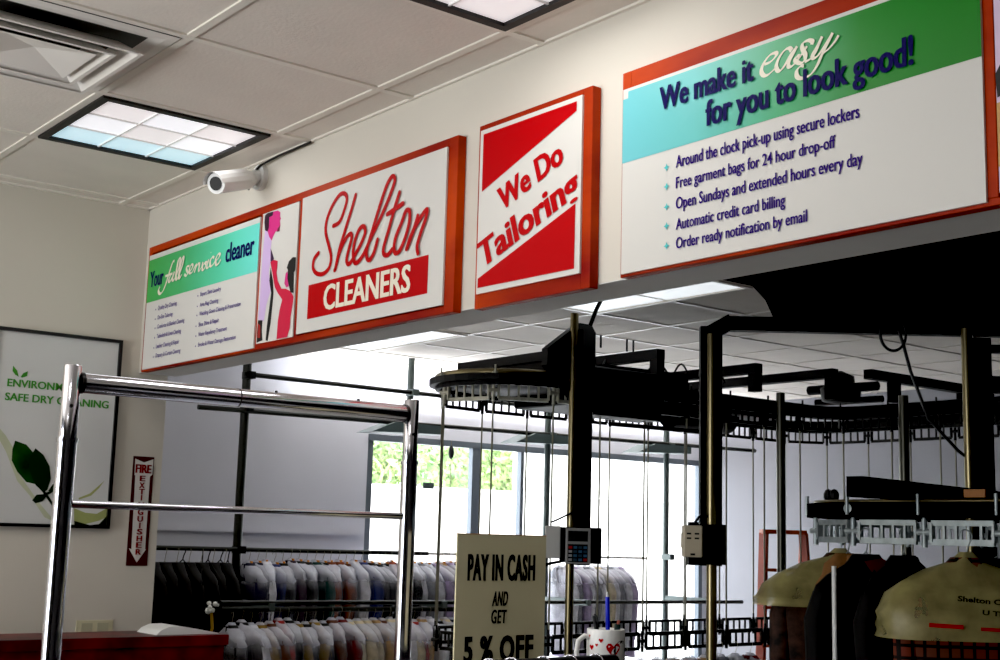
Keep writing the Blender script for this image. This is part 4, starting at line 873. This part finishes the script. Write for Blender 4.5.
# garments on the right conveyor --------------------------------------
def right_garment(hook, rz, L, w, d, seed, cloth, label, film=None, film_L=None, extra=None, sleeves=True):
    t = thing('hanging_garment', label, 'garment', hook, 'garments on the right conveyor', rz)
    t['_o'] = [0,0,0]
    bd = part(garment_body(L, w, d, seed, sleeves, film is None), 'jacket', cloth, t)
    part(hanger_bl(B(), .0022, w*.9, .020), 'hanger', M['zinc'], t)
    if film: part(bag(film_L or L, w*1.17, d*1.7, seed), 'garment_bag', film, t)
    if extra: extra(t, bd)
    return t
patt = mat('dark_patterned_cloth', lin(16,12,12), .8, col2=lin(64,40,30), scale=26)
plaid = bpy.data.materials.new('plaid_cloth'); plaid.use_nodes = True
nt = plaid.node_tree; bs = nt.nodes['Principled BSDF']; sock(bs, 'Roughness', .85)
tc = nt.nodes.new('ShaderNodeTexCoord'); ck = nt.nodes.new('ShaderNodeTexBrick'); ck.inputs['Scale'].default_value = 14; ck.offset = 0; ck.inputs['Mortar Size'].default_value = .07; ck.inputs['Brick Width'].default_value = .5; ck.inputs['Row Height'].default_value = .5
ck.inputs['Color1'].default_value = (*lin(122,40,26),1); ck.inputs['Color2'].default_value = (*lin(96,52,34),1); ck.inputs['Mortar'].default_value = (*lin(12,8,8),1)
mp = nt.nodes.new('ShaderNodeMapping'); mp.inputs['Rotation'].default_value = (math.radians(90),0,0)
nt.links.new(tc.outputs['Object'], mp.inputs[0]); nt.links.new(mp.outputs[0], ck.inputs['Vector']); nt.links.new(ck.outputs['Color'], bs.inputs['Base Color'])
AR = math.radians(51.7)
zh = ZR-.033+.022
FR = lambda dx: None
right_garment((2.285,1.58,zh), AR, .95, .215, .05, 3, patt, 'dark patterned jacket under yellowed plastic, leftmost on the right conveyor', FILM2, .24)
def beads(t, bd):
    rn = random.Random(5)
    for k in range(9):
        m = [M['red'], orange, M['ivory'], FC['rust brown']][k % 4]
        part(B().sphere((-.02+rn.uniform(-.03,.03), -.075, -.22-.05*k), rn.uniform(.008,.014), 8), 'bead', m, bd)
right_garment((2.40,1.47,zh), AR+.35, .9, .13, .045, 8, fab('tan_striped_cloth',(150,104,60)), 'slim tan and rust beaded dress beside the white tube', None, extra=beads, sleeves=False)
def collar(t, bd):
    b = B(); b.poly([(-.085,-.085),(-.02,-.072),(.045,-.10),(.020,-.205)], lambda x, z: (x+.03, -.062-.02*abs(z+.08), z)); part(b, 'lapel', FC['dark red'], bd, 'dark red lapel')
right_garment((2.478,1.46,zh), math.radians(74), 1.0, .205, .055, 12, FC['black'], 'black jacket with a dark red lapel, centre of the right conveyor', extra=collar)
right_garment((2.62,1.46,zh), math.radians(86), .95, .19, .05, 17, FC['black'], 'plain black coat with a steep shoulder, right of the red-lapelled jacket')
right_garment((2.885,1.56,zh), math.radians(60), .95, .22, .05, 21, fab('charcoal_cloth',(20,20,22)), 'charcoal coat mostly hidden behind the plaid garment')
def printed(t, bd):
    aa, dd = .195*1.17*1.15, .05*1.7
    f = lambda x, z: (x, -(dd*1.42)*max(.05, 1-(min(.99, abs(x)/aa))**2.67)**.4-.014, z)
    b = B(); part(letter(B(), 'Shelton Cleaners', (-.075,-.185), (.14,-.200), .015, f, .04), 'print_line', M['ink'], t, 'blurred black print on the plastic'); part(letter(B(), 'U Think', (-.005,-.222), (.10,-.230), .014, f, .04), 'print_line', M['ink'], t, 'blurred black print on the plastic')
    b = B(); b.poly([(-.155,-.262),(-.155,-.250),(-.06,-.253),(-.06,-.265)], f); b.poly([(-.01,-.268),(-.01,-.258),(.12,-.262),(.12,-.272)], f); part(b, 'red_stripe', M['red'], t)
right_garment((2.865,1.42,zh), AR, .95, .195, .05, 25, plaid, 'plaid garment under printed yellowed plastic at the right edge', FILM2, .30, extra=printed)

# garments on the low deck of the tall conveyor
low = ['white','cream','grey','white','cream','white','tan','grey','white','dark red']
for i, c in enumerate(low):
    place(i % 4, (NX, 2.72+i*.125, ZL-.040), rnd.uniform(-.15,.15), c, '%s garment in plastic, %s from the left on the low conveyor deck' % (c, ordinal(i+1)), 'garments on the low conveyor deck', tagc=False, film=FILM3)

# ------------------------------------------------------------------ behind the conveyors
t = thing('step_ladder', 'orange-brown step ladder leaning by the far wall behind the conveyor posts', 'ladder', (-2.0, 6.5, 0))
om = mat('orange_fibreglass', lin(140,48,10), .5, vary=.3, scale=6)
r = Vector((.612,.776,0)); o0 = Vector((-2.14,6.40,0)); Z = lambda u, z, v=0: o0+r*u+Vector((.776,-.612,0))*v+Vector((0,0,z))
for u in (0, .33): part(B().beam(Z(u-.10 if u == 0 else u+.05,0,.25), Z(u,1.80,0), .035, .075), 'rail', om, t)
for u in (0, .33): part(B().beam(Z(u,0,-.45), Z(u,1.78,-.06), .03, .04), 'rear_rail', om, t)
part(B().beam(Z(-.02,1.81,-.02), Z(.35,1.81,-.02), .14, .035), 'top_cap', om, t)
for k in range(5): part(B().beam(Z(-.10*(1-(k+1)/6),.3*(k+1),.25*(1-(k+1)/6)), Z(.33,.3*(k+1),.25*(1-(k+1)/6)), .08, .025), 'tread', om, t)

tag(structure(B().box((XW-.0255,4.06,2.08),(XW-.0245,4.17,2.13)), 'window_sticker', mat('grey_sticker', lin(70,84,84), .5)), 'small grey sticker on the left window pane', 'sticker'); 
o = bpy.data.objects['window_sticker']; del o['kind']
t = thing('cord_switch', 'small dark switch hanging on a cord from the window head', 'switch', (XW+.05, 4.28, 2.45))
part(B().tube([(XW+.05,4.28,2.48),(XW+.05,4.28,2.02)], .003, 5), 'cord', M['rodm'], t); part(B().lathe([(.006,2.33),(.02,2.35),(.026,2.38),(.02,2.42),(.006,2.44)], (XW+.05,4.28,0), 10), 'knob', M['black'], t)
t = thing('tape_measure', 'yellow tape hanging from a crumpled white rag beside the dark pole', 'tape', (LX, 1.66, 1.2))
part(B().tube([(LX,1.66,1.20),(LX+.005,1.67,1.10),(LX-.005,1.65,1.0),(LX,1.64,.70)], .010, 6), 'tape', mat('mustard_tape', lin(170,130,40), .6), t)
b = B()
rq = random.Random(4)
for k in range(9): b.sphere((LX+rq.uniform(-.02,.02), 1.67+rq.uniform(-.035,.035), 1.225+rq.uniform(-.035,.03)), rq.uniform(.010,.018), 7, (1,rq.uniform(.6,1.3),rq.uniform(.6,1.4)))
part(b, 'rag', M['white'], t)

# outside ------------------------------------------------------------
structure(B().box((-40,-25,-.25),(XW-.14,45,-.12)), 'ground_outside', mat('pale_asphalt', lin(200,200,200), .9))
t = thing('white_building', 'overexposed low white building seen through the window', 'building', (-17, 14, -.12))
part(B().box((-20,1,-.12),(-15.5,32,2.52)), 'wall', M['panel'], t); part(B().box((-20.1,.9,2.52),(-15.3,32.1,2.60)), 'roof', M['panel'], t); part(B().box((-19.8,18.0,2.6),(-15.6,40,4.4)), 'upper_storey', M['panel'], t)
lf = mat('glare_paled_leaves', lin(190,204,140), .8, col2=lin(120,160,110), scale=.9)  # window glare lightened into the leaf colour
tr = thing('tree', 'x', 'tree', (0,0,0), 'trees behind the white building')
rn = random.Random(11); b = B()
for k in range(4200):
    c = rn.choice([(0,0,5.2,2.0),(1.2,.4,4.2,1.6),(-1.1,-.5,4.4,1.7),(.3,1.3,4.0,1.5),(-.2,-1.4,4.1,1.5),(.2,.1,3.2,1.7)])
    v = Vector((rn.gauss(0,1),rn.gauss(0,1),rn.gauss(0,1))).normalized()*(rn.random()**.4)*c[3]; p = Vector(c[:3])+v
    u = Vector((rn.gauss(0,1),rn.gauss(0,1),rn.gauss(0,1))).normalized(); w_ = u.orthogonal().normalized(); s = rn.uniform(.10,.20)
    b.face([b.bm.verts.new(p+u*s), b.bm.verts.new(p+w_*s*.5), b.bm.verts.new(p-u*s), b.bm.verts.new(p-w_*s*.5)])
part(b, 'crown', lf, tr); part(B().tube([(0,0,0),(.05,0,1.5),(0,.1,3.2),(.1,0,4.8)], [.22,.17,.12,.05], 8), 'trunk', mat('bark', lin(90,76,60), .9), tr)
for i, (x, y, s) in enumerate(((-24,10.0,.92),(-24,16.2,.95),(-24,22.2,.90),(-32,13.5,1.05),(-32,20.0,1.1),(-32,26.6,1.05))):
    o = tr if i == 0 else copy_tree(tr)
    o.location = (x, y, -.12); o.scale = (s,)*3; o.rotation_euler = (0,0,i*1.3); o['label'] = ('glare-paled tree just beyond the white building, %s from left in the window' % ordinal(i+1)) if i < 3 else ('pale tree in the farther row seen through the window, %s from left' % ordinal(i-2)); o['group'] = 'trees beyond the white building'

# ------------------------------------------------------------------ light
W = bpy.data.worlds.new('sky'); scene.world = W; W.use_nodes = True
bg = W.node_tree.nodes['Background']; bg.inputs[0].default_value = (.90,.95,1.0,1); bg.inputs[1].default_value = 9.0
def area(name, loc, rot, sx, sy, e, col=(1,1,1), portal=False):
    L = bpy.data.lights.new(name, 'AREA'); L.shape = 'RECTANGLE'; L.size = sx; L.size_y = sy; L.energy = e; L.color = col
    o = bpy.data.objects.new(name, L); COL.objects.link(o); o.location = loc; o.rotation_euler = rot
    if portal: L.cycles.is_portal = True
    return o
area('window_portal', (XW-.16, (WY0+WY1)/2, (WZ0+WZ1)/2), (0, math.radians(-90), 0), WZ1-WZ0, WY1-WY0, 1, portal=True)
area('front_portal', (2.0, FY-.16, 1.55), (math.radians(90), 0, 0), 2.8, 2.1, 1, portal=True)

area('fill_light_up', (5.6, -4.2, 1.9), (math.radians(180), 0, 0), 1.2, 1.2, 20, (1,.985,.96))  # added fill light without a fixture, brightens the front ceiling
area('fill_light_up', (2.0, -3.6, 1.9), (math.radians(180), 0, 0), 1.2, 1.2, 105, (1,.985,.96))  # second added fill, stronger towards the left wall
area('strip_fill_light', (XW+.35, 5.0, 2.66), (math.radians(180), 0, 0), .25, 4.4, 65, (.93,.96,1.0))  # added fill light, brightens the back ceiling near the windows

area('strip_fill_light', (-1.9, .75, 2.35), (math.radians(180), 0, 0), 2.4, .5, 20, (.93,.96,1.0))  # added fill hidden behind the header, lifts the left back wall

# ------------------------------------------------------------------ camera
cam = bpy.data.cameras.new('camera'); co = bpy.data.objects.new('camera', cam); COL.objects.link(co); scene.camera = co
yaw, pit, rol = CAM[1:4]
f = Vector((-math.cos(pit)*math.sin(yaw), math.cos(pit)*math.cos(yaw), math.sin(pit))); r = Vector((math.cos(yaw), math.sin(yaw), 0)); u = r.cross(f)
r_ = r*math.cos(rol)+u*math.sin(rol); u_ = u*math.cos(rol)-r*math.sin(rol)
Mx = Matrix((( r_.x,u_.x,-f.x,CAM[4]),(r_.y,u_.y,-f.y,CAM[5]),(r_.z,u_.z,-f.z,CAM[6]),(0,0,0,1)))
co.matrix_world = Mx
cam.sensor_width = 36; cam.lens = CAM[0]/1000*36; cam.clip_start = .05; cam.clip_end = 200

scene.view_settings.view_transform = 'Standard'
scene.view_settings.look = 'None'
scene.view_settings.exposure = 0.0
scene.view_settings.use_curve_mapping = True
scene.view_settings.curve_mapping.black_level = (.006, .006, .006)
scene.view_settings.curve_mapping.update()
for o in bpy.data.objects:
    if '_o' in o: del o['_o']
